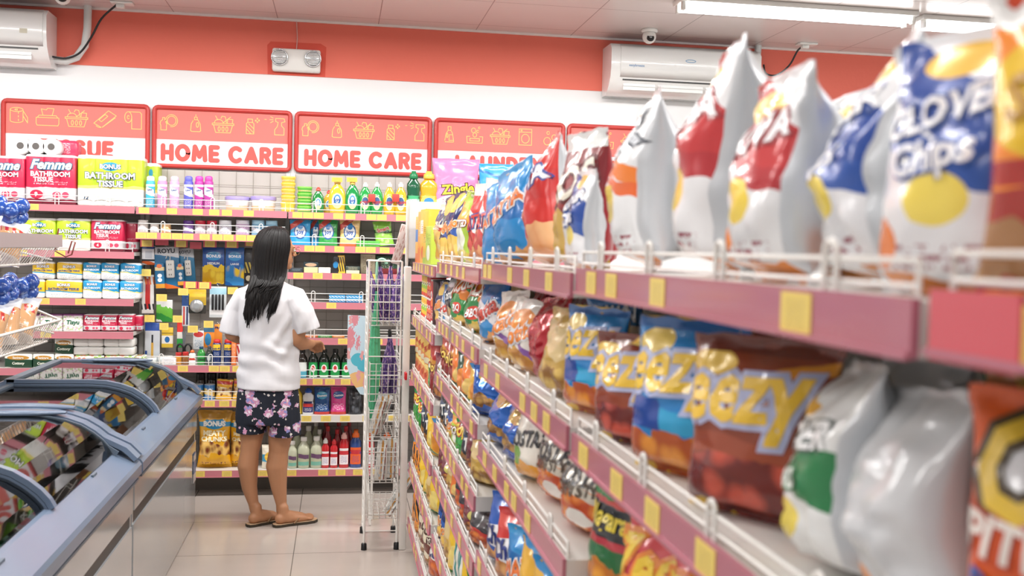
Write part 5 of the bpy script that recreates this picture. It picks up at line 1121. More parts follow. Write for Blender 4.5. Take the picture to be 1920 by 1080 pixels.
YL = ('#f3f2ee', (('b', .38, .92, '#f0c42c', .1, .1), ('b', .32, .38, '#2b9cc8', .1, .1), ('t', .06, .26, '#9aa8b8', 30), ('b', .96, 1.1, '#f4f4f4'))); BL = ('#f2f3f4', (('b', .45, .95, '#1f96cc', .15, .15), ('b', .40, .45, '#e8d86a', .15, .15), ('t', .08, .32, '#8aa0b8', 30)))
yt = (('BONUS', .5, .72, .20, '#ffffff', '#1d5f9a', 0), ('BATHROOM TISSUE', .5, .50, .2, '#1d4a8a', None, .1)); bt = (('BONUS', .5, .78, .16, '#ffffff', '#1d4f8a', 0), ('BATHROOM', .5, .58, .2, '#e8f0f6', None, .1))
A = Row(1.126, 'on the third TISSUE shelf', 'tissue packs'); z2 = .105
for x0, x1, k in ((22, 83, 0), (85, 153, 0), (155, 190, 1), (191, 222, 1), (224, 262, 1)):
    A.pack(x0, x1, 529, *(BL if k else YL), 'blue and white tissue roll pack' if k else 'yellow and white tissue pack', 'tissue pack', d=.11, texts=bt if k else yt, rolls=1 if k else 2, ht=z2-.002)
A2 = Row(1.126, 'stacked on the third TISSUE shelf', 'tissue packs')
for x0, x1, k in ((60, 101, 0), (106, 153, 0), (155, 188, 1), (189, 222, 1), (225, 262, 1)):
    A2.pack(x0, x1, 495, *(BL if k else YL), 'blue and white tissue roll pack' if k else 'yellow and white tissue pack', 'tissue pack', d=.11, texts=bt if k else yt, rolls=1 if k else 2, z0=z2, ht=.098)
TS = ('#f0efe8', (('p', 9, '#d8b8c8', .42), ('p', 7, '#b8cf9a', .36), ('e', .5, .5, .46, .24, '#f6f5ef'), ('b', .92, 1.1, '#8a4a80'))); tt = (('Tisyu', .5, .5, .34, '#1f6a4c', None, .15),)
A = Row(.941, 'on the fourth TISSUE shelf', 'tissue packs')
for x0, x1 in ((30, 74), (75, 117), (118, 155)): A.pack(x0, x1, 589, *TS, 'white flowery tissue pack', 'tissue pack', d=.11, texts=tt, r=.006)
for x0, x1 in ((156, 188), (189, 220), (221, 250)): A.pack(x0, x1, 589, *FEM, 'small pink tissue pack', 'tissue pack', d=.1, texts=FT, rolls=1)
A.pack(252, 266, 591, *FEM, 'narrow small pink tissue pack', 'tissue pack', d=.08, dep=.08, rolls=1)
SA = ('#f1efe6', (('b', 0, .62, '#14402a', .1, .12), ('e', .5, .72, .4, .16, '#c08a34'), ('b', .9, 1.1, '#e8e8de'))); st = (('Sanicare', .5, .72, .22, '#f4efe0', None, 0), ('Cottony', .5, .30, .24, '#e9efe0', None, .15))
TW = ('#f0efe6', (('p', 8, '#e0866a', .5), ('p', 6, '#9cc46a', .42), ('e', .5, .45, .34, .34, '#f5f4ec')))
A = Row(.735, 'in fifth TISSUE shelf\'s bottom row', 'tissue packs')
for x0, x1 in ((8, 60), (61, 101), (102, 138)): A.pack(x0, x1, 662, *SA, 'dark green and white tissue pack', 'tissue pack', d=.12, texts=st, r=.008, ht=.078)
for x0, x1 in ((139, 195), (196, 252)): A.pack(x0, x1, 666, *TW, 'orange flower-patterned tissue pack', 'tissue pack', d=.12, texts=(('Tisyu', .45, .45, .5, '#1f7a3c', None, .15),), r=.008, ht=.07)
A.pack(253, 272, 662, *TW, 'narrow flower-patterned tissue pack', 'tissue pack', d=.08, dep=.05, r=.008, ht=.07)
A = Row(.735, 'in fifth TISSUE shelf\'s upper rows', 'tissue packs')
A.pack(102, 136, 634, *SA, 'dark green and white tissue pack', 'tissue pack', d=.12, texts=st, r=.008, z0=.079)
for k in range(2):
    for x0, x1 in ((137, 193), (194, 250)): A.pack(x0, x1, 650, '#eeeeea', (('e', .5, .0, .03, .2, '#cfcfca'),), 'plain white folded towel pack', 'towel pack', d=.12, z0=.072+.048*k, ht=.0465, r=.02, rolls=2)
A = Row(.61, 'on the sixth TISSUE shelf', 'tissue packs')
for x0, x1 in ((30, 80), (85, 135), (140, 190), (195, 240)): A.pack(x0, x1, 705, *TS, 'white flowery tissue pack', 'tissue pack', d=.11, texts=tt, r=.006, ht=.06)
flush()
# ---- middle unit
A = Row(1.643, 'on the middle unit\'s top shelf', 'air freshener cans')
for x0, x1, c, cp, lk in ((272, 289, '#3fb4d0', '#eef2f4', 'pale blue air freshener can with white cap'), (294, 312, '#d890bc', '#f2d8e6', 'pale-capped pink air freshener can, beside the pale blue one'), (317, 335, '#dfa8cc', '#f0c8dc', 'light pink air freshener can standing apart'), (344, 361, '#5a5fc0', '#6a6fd0', 'blue violet air freshener can'), (364, 381, '#b83a9c', '#d04ab0', 'magenta air freshener can next to the violet one'), (382, 399, '#b4409c', '#c84fa8', 'magenta air freshener can, rightmost of the spray cans')):
    o = A.bottle(x0, x1, 329, 'spray', lk, 'spray can', body=(c, (('b', .50, .62, '#f0f0f4', .2, .1), ('b', .78, .86, '#e8eaf0'), ('t', .05, .3, '#f0e8f0', 30))), capc=cp, label=(c, (('b', .25, .9, '#eef0f6', .3, .1), ('b', .0, .2, c)), .4), text='Lysol', tcol='#26448c', lz=(.30, .66))
A = Row(1.643, 'on the middle unit\'s top shelf', 'clear tubs')
for x0, x1 in ((420, 466), (468, 516)):
    A.bottle(x0, x1, 367, 'tub', 'low lilac-lidded clear tub', 'tub', body=('#e4e2e4', (('b', 0, .45, '#f0c49c', 0, .1), ('u', .35, .6, '#f4f4f4', .3, .7))), capc='#9c90c8')
for k in range(5):
    A.bottle(526, 553, 378 if k else 378, 'tub', ['yellow tub at the bottom of its stack', 'yellow tub, second in its stack', 'yellow tub in the middle of its stack', 'yellow tub, second from the top of its stack', 'yellow tub topmost of its stack'][k], 'tub', body=('#edc64a', (('b', .3, .6, '#f2e2a0'), ('t', .3, .6, '#c83a2c', 30))), capc='#f0cc54', z0=.0) if k == 0 else None
    if k:
        cx, w, h, Y = A.span(526, 553, 378); o = put(bottle('tub', round(w/.96, 3), .037, body=('#edc64a', (('b', .3, .6, '#f2e2a0'), ('t', .3, .6, '#c83a2c', 30))), capc='#f0cc54'), 'tub', (cx, Y+w/2+.006, 1.6415+h+.037*(k-1)), 0); note(o, ['', 'yellow tub, second in its stack', 'yellow tub in the middle of its stack', 'yellow tub, second from the top of its stack', 'yellow tub topmost of its stack'][k], A.place, 'tub', 'yellow tubs')
A = Row(1.503, 'on the middle unit\'s second shelf', 'small jars')
for x0, x1, yt_, c, cp, lk in ((257, 276, 412, '#ded8d2', '#e8e4e0', 'white jar with dark print'), (280, 297, 419, '#ded8d2', '#e8e4e0', 'low white jar'), (301, 319, 420, '#f0b87a', '#f0c894', 'pale orange jar'), (342, 362, 413, '#8c6ab0', '#5a2f86', 'purple lidded gel jar'), (364, 385, 413, '#e0cfd4', '#c0243c', 'red lidded gel jar beside the purple one'), (386, 406, 413, '#e0cfd4', '#c0243c', 'red lidded gel jar beside the white one'), (409, 433, 412, '#e4e6ee', '#eef0f4', 'white floral gel jar'), (441, 467, 412, '#d8b8d8', '#ece8f2', 'pink and white gel jar'), (471, 496, 412, '#8cc0dc', '#a4cfe4', 'light blue gel jar, left one'), (497, 520, 413, '#8cc0dc', '#a4cfe4', 'light blue gel jar beside her hair')):
    A.bottle(x0, x1, yt_, 'jar', lk, 'jar', body=(c, (('b', .3, .6, '#f0f0f2', .3, .2), ('t', .1, .8, '#6a5a8a', 20))), capc=cp)
flush()
# ---- dish soap unit
A = Row(1.642, 'on the dish soap unit\'s top shelf', 'dish soap bottles')
for k in range(4):
    cx, w, h, Y = A.span(556, 585, 381); o = put(bottle('tub', round(w, 3), .037, body=('#5cb84a', (('b', .3, .6, '#d8e89a'), ('t', .3, .6, '#c83a2c', 30))), capc='#7ac84a'), 'tub', (cx, Y+w/2+.006, 1.6415+.0375*k), 0)
    note(o, ['green tub at the bottom of its stack', 'green tub, second in its stack', 'green tub, third in its stack', 'green tub topmost of its stack'][k], A.place, 'tub', 'green tubs')
J = ('#eef2f4', (('e', .5, .58, .34, .34, '#2a80b8'), ('e', .5, .60, .2, .22, '#e8f0f6'), ('e', .5, .15, .5, .2, '#f0dfa0')), .4)
A.bottle(586, 608, 350, 'dish', 'small green dish soap bottle with red cap', 'bottle', body='#1c7c3a', capc='#d8483a', label=J)
A.bottle(606, 628, 356, 'dish', 'yellow dish soap bottle standing behind', 'bottle', dep=.09, body='#e0b83c', capc='#d8483a', label=J)
A.bottle(617, 649, 334, 'dish', 'yellow dish soap bottle with orange neck card', 'bottle', body='#dfba38', capc='#e8c060', label=J, text='Joy', tcol='#1d4f9a')
A.bottle(648, 675, 336, 'dish', 'green dish soap bottle with orange neck card', 'bottle', body='#128a44', capc='#e8c060', label=J, text='Joy', tcol='#1d4f9a')
for px in (632, 660):
    c = atY(px, 340, YB+.05); m = MB(); m.box(-.03, .03, -.001, 0, 0, .026); o = m.obj('neck_card', dsg('#f0c04c', (('t', .1, .9, '#e0762a', 20),), .5)); o.location = (c.x, YB+.045, c.z-.004); note(o, 'orange printed neck card', 'on the dish soap unit\'s top shelf', 'neck card', 'orange neck cards')
for x0, x1, c, lk in ((674, 697, '#1f9a44', 'green bottle in taped pair'), (696, 719, '#1f9a44', 'green bottle in taped pair'), (720, 742, '#d9b02c', 'yellow bottle in taped pair'), (741, 764, '#d9b02c', 'yellow bottle in taped pair')):
    A.bottle(x0, x1, 341, 'dish', lk, 'bottle', body=c, capc='#f0efec', label=('#cfe0b0', (('e', .5, .6, .3, .3, '#3a5a8c'), ('t', .2, .5, '#c8302c', 20)), .4), text='AXION', tcol='#c83a3a')
for px in (697, 742):
    c = atY(px, 372, YB+.03); m = MB(); m.rbox(.04, .003, .045, .001); o = m.obj('bundle_sticker', mat('#d8413a', .5)); o.location = (c.x, YB+.026, c.z-.02); note(o, 'small red sticker joining two bottles', 'on the dish soap unit\'s top shelf', 'sticker', 'red bundle stickers')
A = Row(1.642, 'on the top shelf above the white header board', 'tall soap bottles', YB+.02)
A.bottle(763, 790, 320, 'clean', 'tall dark green soap bottle', 'bottle', body='#14573a', capc='#1a7a48', label=('#3fae74', (('b', .55, .8, '#a8dcc0'), ('t', .1, .5, '#e0f0e6', 20)), .4), text='YES', lz=(.06, .45))
A.bottle(788, 823, 320, 'clean', 'tall yellow soap bottle', 'bottle', body='#efa92c', capc='#f0c050', label=('#f0c860', (('e', .5, .7, .3, .2, '#3a8ac0'), ('t', .1, .5, '#fff2d0', 20)), .4), lz=(.06, .45))
A = Row(1.642, 'on the laundry unit\'s top shelf', 'large laundry pouches', YB+.02)
A.pouch(812, 902, 296, '#ee7fae', (('e', .42, .22, .36, .14, '#f6dfe6', .9), ('t', .06, .3, '#c8355c', 24), ('b', 0, .1, '#a8203a', 0, .2), ('t', .5, .56, '#e8d8e0', 24)), 'large crumpled pink pouch with yellow lettering', 'laundry pouch', texts=(('Zingle', .55, .46, .27, '#f3d43a', '#2a2222', .1),), d=.09, seed=11)
A.pouch(900, 966, 306, '#2f9ad0', (('e', .5, .4, .34, .2, '#e8eef4', .9), ('b', .75, .8, '#2470b0', .2, .1)), 'large bright blue pouch', 'laundry pouch', d=.09, seed=12)
A = Row(1.452, 'on the dish soap unit\'s second shelf', 'dish soap refills'); jl = (('e', .5, .54, .30, .30, '#1d5a9c'), ('e', .5, .54, .24, .24, '#f0f4f8'), ('e', .5, .76, .14, .14, '#2a80c0'), ('b', .86, 1.1, '#c8483c', -.6, .1))
for x0, x1, c, lk, sd in ((582, 602, '#2f9fd8', 'half hidden light blue refill pouch', 1), (543, 583, '#2f9fd8', 'light blue refill pouch beside her head', 2), (597, 634, '#2f9c48', 'green refill pouch', 3), (637, 676, '#f0c884', 'cream yellow refill pouch', 4)):
    A.pouch(x0, x1, 412, c, jl+(('b', 0, .12, '#e06a3a' if c == '#f0c884' else c),), lk, texts=(('Joy', .5, .52, .27, '#1d4f9a', None, .15),), seed=sd, dep=.075 if x0 == 582 else .03, d=.05)
A.pouch(706, 741, 413, '#8fce4a', (('b', .50, .62, '#2a5a2c', .1, .05), ('p', 5, '#b8e08a', .35)), 'tilted lime green powder pouch', texts=(('Smart', .5, .66, .27, '#d83a3a', '#f4f4ea', .15),), seed=5, roll=-9, z0=.01)
A.pack(668, 712, 451, '#5cb84a', (('t', .1, .9, '#2f8a3c', 20),), 'flat green pouch lying on its back', 'refill pouch', d=.12, r=.006)
A = Row(1.295, 'on the dish soap unit\'s third shelf', 'sponges and scourers')
A.pack(543, 568, 502, '#2c333b', (('t', .3, .8, '#8aa0a8', 20),), 'flat dark scourer pad', 'scourer', r=.003)
A.pack(570, 596, 500, '#e8d49a', (), 'cream sponge under a dark scourer card', 'sponge', r=.003)
A.pack(569, 597, 490, '#25343c', (('e', .5, .45, .38, .3, '#c8b090'), ('t', .3, .6, '#c8483c', 20)), 'dark scourer card with a red oval', 'scourer', r=.003, z0=.031)
A.pack(597, 620, 501, '#ece8e0', (), 'plain white eraser sponge', 'sponge', r=.004)
A.pack(622, 634, 480, '#202226', (('e', .5, .5, .4, .2, '#2a80b8'),), 'black sponge wrapper leaning on the yellow one', 'sponge', r=.003, ry=R(6), d=.08)
A.pack(635, 648, 478, '#e9b93a', (('s', 3, '#23252a', .1, .9, .4),), 'yellow and black striped sponge pack', 'sponge', r=.003, ry=R(-3), d=.08)
A.pack(649, 674, 506, '#eadfae', (), 'pale sponge under a green scourer', 'sponge', r=.003)
A.pack(648, 675, 499, '#3c4a44', (('t', .1, .9, '#c8c0a0', 20),), 'green scourer lying on the pale sponge', 'scourer', r=.002, z0=.018)
A.pack(676, 704, 476, '#cfc4a8', (('t', .1, .9, '#8a7a5c', 16),), 'beige paper pack behind the umbrella rack', 'packet', r=.004, dep=.12)
A.pack(705, 745, 480, '#3c6a52', (('t', .2, .9, '#d8d0c0', 16), ('b', 0, .3, '#b03a44')), 'green pack behind the umbrella rack', 'packet', r=.004, dep=.14)
A = Row(1.125, 'on the dish soap unit\'s fourth shelf', 'blue soap boxes')
for i, (x0, x1) in enumerate(((617, 648), (649, 680))):
    A.pack(x0, x1, 558, '#2a86c4', (('s', 5, '#eef2f6', .3, .7, .5), ('b', .8, 1.1, '#9cc8e4')), 'low blue and white soap box', 'box', r=.002, ht=.022); A.pack(x0, x1, 551, '#3a9ad4', (('s', 5, '#eef2f6', .3, .7, .4),), 'upper blue and white soap box', 'box', r=.002, z0=.023, ht=.02)
A = Row(.918, 'on the dish soap unit\'s fifth shelf', 'flat packets')
for x0, x1, c in ((572, 596, '#c86a3a'), (597, 622, '#3f8a4a'), (623, 646, '#d0813a')): A.pack(x0, x1, 628, c, (('t', .1, .9, '#f0e6c8', 20),), 'flat packet', 'packet', r=.002, ht=.014)
A = Row(.682, 'on the dish soap unit\'s sixth shelf', 'green cleaner cans')
for x0, x1, k in ((557, 577, 1), (578, 597, 0), (598, 618, 0), (619, 639, 0), (640, 660, 0), (700, 718, 0), (720, 738, 0)):
    A.bottle(x0, x1, 655, 'round', 'white and blue labelled dark bottle' if k else 'black-topped green bottle', 'bottle', body='#17221c' if not k else '#2a2420', capc='#141414', label=('#e6ecea', (('b', 0, .4, '#5ab0c8'),), .4) if k else ('#1f9a4c', (('e', .5, .6, .3, .26, '#f0f0ec'), ('e', .5, .62, .18, .16, '#cf3a3a'), ('b', 0, .14, '#d8f0dc')), .4), lz=(.02, .55))
A = Row(.468, 'on the dish soap unit\'s seventh shelf', 'toilet cleaners')
A.bottle(545, 567, 722, 'round', 'yellow bottle beside the shorts', 'bottle', body='#e8c43a', capc='#1d5a3c')
A.bottle(567, 589, 728, 'clean', 'white bottle with blue cap', 'bottle', body='#e9ecee', capc='#1d4fa8', label=('#26306a', (('b', .5, .8, '#c83a3a'), ('t', .1, .4, '#ffffff', 20)), .4), lz=(.08, .5))
A.pouch(589, 619, 727, '#1d4f8c', (('e', .5, .7, .34, .14, '#3aa0c8'), ('b', 0, .1, '#c83a30'), ('t', .15, .4, '#c8d8e8', 20)), 'dark blue cleaner pouch', texts=(('Domex', .5, .70, .2, '#ffffff', None, .1),), seed=2, d=.05)
A.pouch(620, 650, 726, '#d8438c', (('e', .5, .7, .34, .14, '#2f5a9c'), ('b', 0, .1, '#c83a30'), ('t', .15, .4, '#f4d8e6', 20)), 'pink cleaner pouch', texts=(('Domex', .5, .70, .2, '#ffffff', None, .1),), seed=3, d=.05)
A.pouch(652, 680, 727, '#33373c', (('c', 0, 1.1, '#5a5f66', '#1f2226', 5),), 'dark bin bag roll pouch', seed=7, d=.06); A.pouch(704, 738, 730, '#3f4348', (('c', 0, 1.1, '#5a5f66', '#1f2226', 5),), 'dark pouch seen through the wire rack', seed=8, d=.06)
A = Row(.152, 'on the dish soap unit\'s bottom shelf', 'bottom shelf bottles')
clr = ('#b9bfa0', (('b', 0, .3, '#7ab8a4'), ('b', .55, .9, '#6a4a6a', .1, .1)), .4)
for x0, x1, yt_, dp in ((540, 557, 828, .0), (558, 581, 821, .0), (582, 605, 820, .0)): A.bottle(x0, x1, yt_, 'round', 'clear white-capped bottle', 'bottle', dep=.03+dp, body='#c3c7ae', capc='#f0f0ea', label=clr, lz=(.1, .5))
for x0, x1, c, cp, lk, yt_ in ((603, 618, '#c8242c', '#f0efec', 'red cleaner bottle with white cap', 822), (619, 634, '#c8242c', '#d8333a', 'red cleaner bottle with red cap', 824), (636, 655, '#c4222c', '#e8b0a8', 'taller red cleaner bottle', 812), (656, 679, '#2a4a8c', '#ee6f24', 'blue cleaner bottle with orange cap', 809), (684, 703, '#c8242c', '#ee6f24', 'orange-capped red bottle behind the wire rack', 811), (715, 737, '#2a4a8c', '#ee6f24', 'blue bottle with orange cap behind the wire rack', 811)):
    A.bottle(x0, x1, yt_, 'clean', lk, 'bottle', body=c, capc=cp, label=('#f0e8ea' if c != '#2a4a8c' else '#e8642c', (('b', .6, .85, '#c8303a'), ('t', .1, .5, '#3a4a9c', 20)), .4), lz=(.1, .56))
A = Row(.152, 'in the dish soap unit\'s bottom-shelf second row', 'bottom shelf bottles', YB+.11)
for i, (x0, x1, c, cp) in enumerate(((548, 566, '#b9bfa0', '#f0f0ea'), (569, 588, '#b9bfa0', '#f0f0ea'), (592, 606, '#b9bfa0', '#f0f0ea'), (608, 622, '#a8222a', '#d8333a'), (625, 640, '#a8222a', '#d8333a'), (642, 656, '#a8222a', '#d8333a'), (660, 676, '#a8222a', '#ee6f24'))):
    A.bottle(x0, x1, 806-(i % 2)*6, 'round', 'pale clear bottle' if c == '#b9bfa0' else 'dark red bottle', 'bottle', body=c, capc=cp)
A = Row(.152, 'in the dish soap unit\'s bottom-shelf third row', 'bottom shelf bottles', YB+.19)
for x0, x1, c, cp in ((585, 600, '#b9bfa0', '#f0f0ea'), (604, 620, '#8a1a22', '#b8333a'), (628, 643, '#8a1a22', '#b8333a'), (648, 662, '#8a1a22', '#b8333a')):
    A.bottle(x0, x1, 790, 'round', 'pale clear bottle' if c == '#b9bfa0' else 'dark red bottle', 'bottle', body=c, capc=cp)
flush()
# ---- lower shelves of the middle unit
def sack(px0, px1, pt, sd, lk, rz=0, dep=.04):
    a = atY(px0, pt, YB+dep); b = atY(px1, pt, YB+dep); w = b.x-a.x; h = a.z-.152
    def mk():
        mb = MB(); mats = [dsg('#f0b322', (('b', .72, .80, '#2f93c4', 0, .05), ('e', .5, .78, .3, .10, '#2f93c4'), ('c', .24, .46, '#7a3a1e', '#f0c46a', 7), ('b', .84, 1.1, '#d9a23c', 0, .1), ('t', .04, .12, '#7a2a1c', 20)), .3, coat=.4), mat('#eeb02a', .3, coat=.3)]
        sf = bag(mb, w, h, .13, sd, flat=.04); mats += [mat('#f4f4ee', .4), mat('#fff2c8', .4), mat('#7a2a1c', .4)]
        letter(mb, 'BONUS', 0, h*.78, w*.19, 2, sf, .06, 1, 0, .003); letter(mb, 'MEATY', 0, h*.62, w*.2, 3, sf, .05, 1, 0, .003); letter(mb, 'CHUNKS', 0, h*.52, w*.18, 3, sf, .05, 1, 0, .003)
        return [('sack', mb.mesh('sack', mats))]
    o = put(proto(('sack', sd), mk), 'pet_food_sack', ((a.x+b.x)/2, YB+dep+.066, .151), rz); note(o, lk, 'on the middle unit\'s bottom shelf', 'pet food sack', 'yellow pet food sacks')
sack(368, 434, 772, 2, 'yellow pet food sack beside the freezer'); sack(428, 478, 775, 5, 'yellow pet food sack behind her left leg', dep=.06); sack(305, 366, 790, 4, 'yellow pet food sack hidden by the freezer', dep=.05)
A = Row(.152, 'on the bottom shelf between her legs', 'pet food'); A.pouch(490, 520, 836, '#e9e2cf', (('b', .3, .6, '#3f9ac0'), ('e', .5, .5, .3, .2, '#f0c44a')), 'small cream and blue pet food pouch', cat='pet food pouch', seed=3, d=.06)
A = Row(.555, 'on the middle unit\'s fourth shelf', 'pet food cans')
for x0, x1 in ((331, 353), (356, 380), (382, 402)): A.bottle(x0, x1, 721, 'can', 'small blue pet food can', 'can', body=('#2f7ab8', (('b', .3, .7, '#e9c86a', .2, .2), ('t', .2, .8, '#f0f0f0', 20))), capc='#b9bcc0')
for x0, x1, lk, sd in ((403, 434, 'yellow pet treat pouch with dog picture', 1), (435, 462, 'yellow pet treat pouch beside the woman', 2)): A.pouch(x0, x1, 712, '#edb22c', (('c', .2, .6, '#8a4a24', '#f0d8a0', 5), ('b', .75, .9, '#c8403a')), lk, cat='pet food pouch', seed=sd, d=.05, roll=4)
A = Row(.555, 'behind the pet food cans on the fourth shelf', 'dark jars', YB+.12)
for x0, x1 in ((366, 384), (387, 405), (408, 426)): A.bottle(x0, x1, 700, 'jar', 'dark brown jar', 'jar', body='#3a2a1e', capc='#1c1a18')
A = Row(.755, 'on the middle unit\'s third shelf', 'household supplies')
A.bottle(369, 384, 650, 'round', 'green lubricant bottle with dark cap', 'bottle', body='#2f8f3c', capc='#1c4a6a', label=('#2f9a44', (('b', .2, .5, '#1d5a2c'),), .4))
A.bottle(385, 398, 649, 'round', 'dark grey spray bottle', 'bottle', body='#2c3430', capc='#4a4e52', label=('#3a4a52', (('e', .5, .5, .3, .3, '#b8c0c4'),), .4))
for x0, x1, lk in ((398, 414, 'red-capped blue and yellow can beside the grey bottle'), (419, 436, 'red-capped blue and yellow can beside the striped can')):
    A.bottle(x0, x1, 636, 'spray', lk, 'spray can', body='#16336c', capc='#c8302c', label=('#16336c', (('b', .55, 1.1, '#ecc62c', 0, .05), ('t', .1, .4, '#c8d0e0', 20)), .4), text='WD-40', tcol='#16336c', lz=(.32, .80))
A.pack(434, 443, 639, '#e0722c', (('t', .1, .9, '#f4e0c8', 20),), 'narrow orange box', 'box', r=.003, d=.05)
A.bottle(441, 457, 637, 'can', 'silver insect spray can with red diagonal stripes', 'spray can', body=('#d8d4d0', (('s', 2.5, '#b8242c', .1, .8, .8), ('b', .86, 1.1, '#a8141c'))), capc='#a8242c')
A.bottle(328, 340, 661, 'jar', 'small amber jar with red lid', 'jar', body='#c88a2c', capc='#b8302c'); A.bottle(341, 353, 660, 'jar', 'small brown jar with red lid', 'jar', body='#8a5a2c', capc='#b8302c')
A.bottle(353, 367, 656, 'clean', 'white glue bottle with orange tip', 'bottle', body='#eceae6', capc='#e0621c', label=('#f2f2ee', (('b', .4, .7, '#c83a30'),), .4))
A.pack(303, 330, 671, '#e8e8ea', (('t', .2, .8, '#5a5f68', 16),), 'low white box with dark print', 'box', r=.003)
for x0, x1, yt_, lk in ((294, 322, 664, 'large clear tape roll'), (272, 293, 668, 'small clear tape roll')):
    c, w, h, Y = A.span(x0, x1, yt_, .06); m = MB(); m.lathe([(w*.30, 0), (w*.5, 0), (w*.5, h*.8), (w*.30, h*.8)], 24); o = m.obj('tape_roll', mat('#cdd3d2', .15, coat=.5)); o.location = (c, Y+w*.5, .754); note(o, lk, 'on the middle unit\'s third shelf', 'tape roll', None)
flush()
# ---- items hanging on the pegboard
def hang(x0, x1, y0, y1, base, lay, look, cat, texts=(), d=.02, roll=0, dep=.16, extra=None, film=True):
    Y = YB+dep; a, b = atY(x0, y0, Y), atY(x1, y1, Y); w, h = b.x-a.x, a.z-b.z; nm = cat.replace(' ', '_')
    t = thing(nm, None, None, ((a.x+b.x)/2, Y, b.z)); t.rotation_euler = (0, R(roll), 0); 
    mb = MB(); mats = [dsg(base, lay, .35, coat=.4)]; mb.rbox(w, d, h, .003, y=d/2)
    for s_, u, v, sz, fc in texts: mats.append(mat(fc, .4)); letter(mb, s_, (u-.5)*w, v*h, sz*w, len(mats)-1, lambda x, z: -.0003, .03, 1, 0, .0006)
    mb.obj('card', mats, t)
    hk = MB(); hk.tube([(0, d+.002, h+.006), (0, -.03, h+.006), (0, -.04, h+.014)], .002, 6); hk.bar((0, d, h-.006), (0, d, h+.006), .002); hk.tube([(0, d+.002, h+.006), (0, YB+.312-Y, h+.006)], .002, 6); hk.obj('hook', wire_m, t)
    if extra: extra(t, w, h, d)
    note(t, look, 'hanging on the middle unit\'s hooks', cat, 'things hanging on hooks'); return t
def sockets(t, w, h, d):
    m = MB(); m.rbox(w*.34, .014, h*.42, .008, x=w*.14, y=-.007, z=h*.26); m.obj('power_strip', mat('#eceae4', .4), t)
    m = MB()
    for k in range(3):
        for s_ in (-1, 1): m.box(w*.14+s_*.006-.0015, w*.14+s_*.006+.0015, -.0155, -.0145, h*(.32+.12*k), h*(.32+.12*k)+.008)
    m.obj('socket_holes', blk, t); m = MB(); m.tube([(w*.14, -.008, h*.68), (w*.16, -.01, h*.76), (w*.05, -.01, h*.80), (-w*.02, -.008, h*.72)], .0025, 6); m.obj('cord', mat('#e0ded8', .5), t)
    m = MB(); m.rbox(w*.36, .03, h*.60, .003, x=-w*.27, y=-.012, z=h*.02); m.obj('inner_box', dsg('#1f6f9c' if w > .1 else '#e8842c', (('b', .0, .18, '#e8a23c'), ('b', .7, .84, '#f0d8a0'), ('e', .5, .5, .25, .08, '#eef2f4'), ('e', .5, .33, .25, .08, '#eef2f4'), ('e', .5, .88, .3, .08, '#e8742c')), .4), t)
hang(266, 291, 461, 497, '#e8e9ec', (('b', .0, .2, '#d8642c', .2, .1), ('b', .2, .3, '#22252c'), ('u', .25, .75, '#c9ced6', .35, .75), ('b', .85, .97, '#2f5a9c')), 'small white and orange packet', 'packet')
hang(292, 338, 462, 542, '#1f6f9c', (('b', .78, 1.1, '#c9ccd0', .1, .05), ('b', 0, .12, '#e8742c', .2, .05)), 'blue card holding a white power strip', 'power strip pack', (('ROYU', .5, .90, .26, '#26303c'),), .015, -3, extra=sockets)
hang(334, 368, 465, 536, '#2a7aa4', (('b', .78, 1.1, '#b8bcc0', .1, .05), ('b', 0, .08, '#e8742c')), 'narrower blue card holding a power strip', 'power strip pack', (('ROYU', .5, .90, .24, '#26303c'),), .015, -5, dep=.18, extra=sockets)
gl = (('b', 0, .50, '#f0cb2a', .0, .3), ('c', .02, .34, '#f2d23a', '#d8a81c', 4), ('e', .5, .76, .36, .12, '#2a90cc'))
hang(380, 420, 463, 533, '#1a4f9c', gl, 'blue and yellow glove pack marked medium', 'glove pack', (('BONUS', .5, .76, .2, '#f2f4f6'), ('MEDIUM', .5, .56, .15, '#f2f4f6')), .02)
hang(423, 457, 463, 536, '#1a5fac', (('b', 0, .42, '#3a8fd0', .2, .3), ('c', .2, .5, '#f0cb2a', '#2a80c4', 3), ('e', .5, .76, .36, .12, '#2a90cc')), 'blue glove pack marked large', 'glove pack', (('BONUS', .5, .76, .2, '#f2f4f6'), ('LARGE', .5, .56, .15, '#f2f4f6')), .02)
hang(459, 484, 465, 532, '#1c1c1e', (('s', 4, '#c8b04a', .3, .6, .8), ('e', .3, .15, .2, .08, '#d8d0b0')), 'black striped packet beside the woman\'s hair', 'packet')
hang(266, 288, 515, 588, '#e9e6e2', (('u', .3, .7, '#c8302c', .12, .9), ('s', 3, '#23252a', .1, .25, .5), ('s', 3, '#d86a2c', .75, .95, .5)), 'long narrow red and white packet', 'packet', (), .012)
hang(293, 323, 562, 604, '#e6e8e6', (('b', 0, .7, '#6ab83c', .2, .5), ('b', 0, .3, '#2f8f3c', .3, .3)), 'clear and green leaf-print packet', 'packet')
hang(341, 355, 550, 612, '#cfd4da', (('b', .62, 1.1, '#1d4a8c'), ('u', .2, .4, '#c83a30', .05, .6), ('u', .6, .8, '#1d2f5c', .05, .6)), 'narrow pen packet with a blue header', 'pen packet')
def reel(t, w, h, d):
    m = MB(); M_ = Matrix.Translation((0, 0, h*.32)) @ Matrix.Rotation(R(90), 4, 'X'); m.lathe([(w*.12, 0), (w*.38, 0), (w*.38, .02), (w*.12, .02)], 24, M=M_); m.obj('tape_reel', mat('#b9bcbc', .2, .5), t)
hang(353, 386, 542, 588, '#eac43c', (('b', 0, .35, '#3a3a36'),), 'yellow card with a silver tape reel', 'tape pack', (), .01, extra=reel)
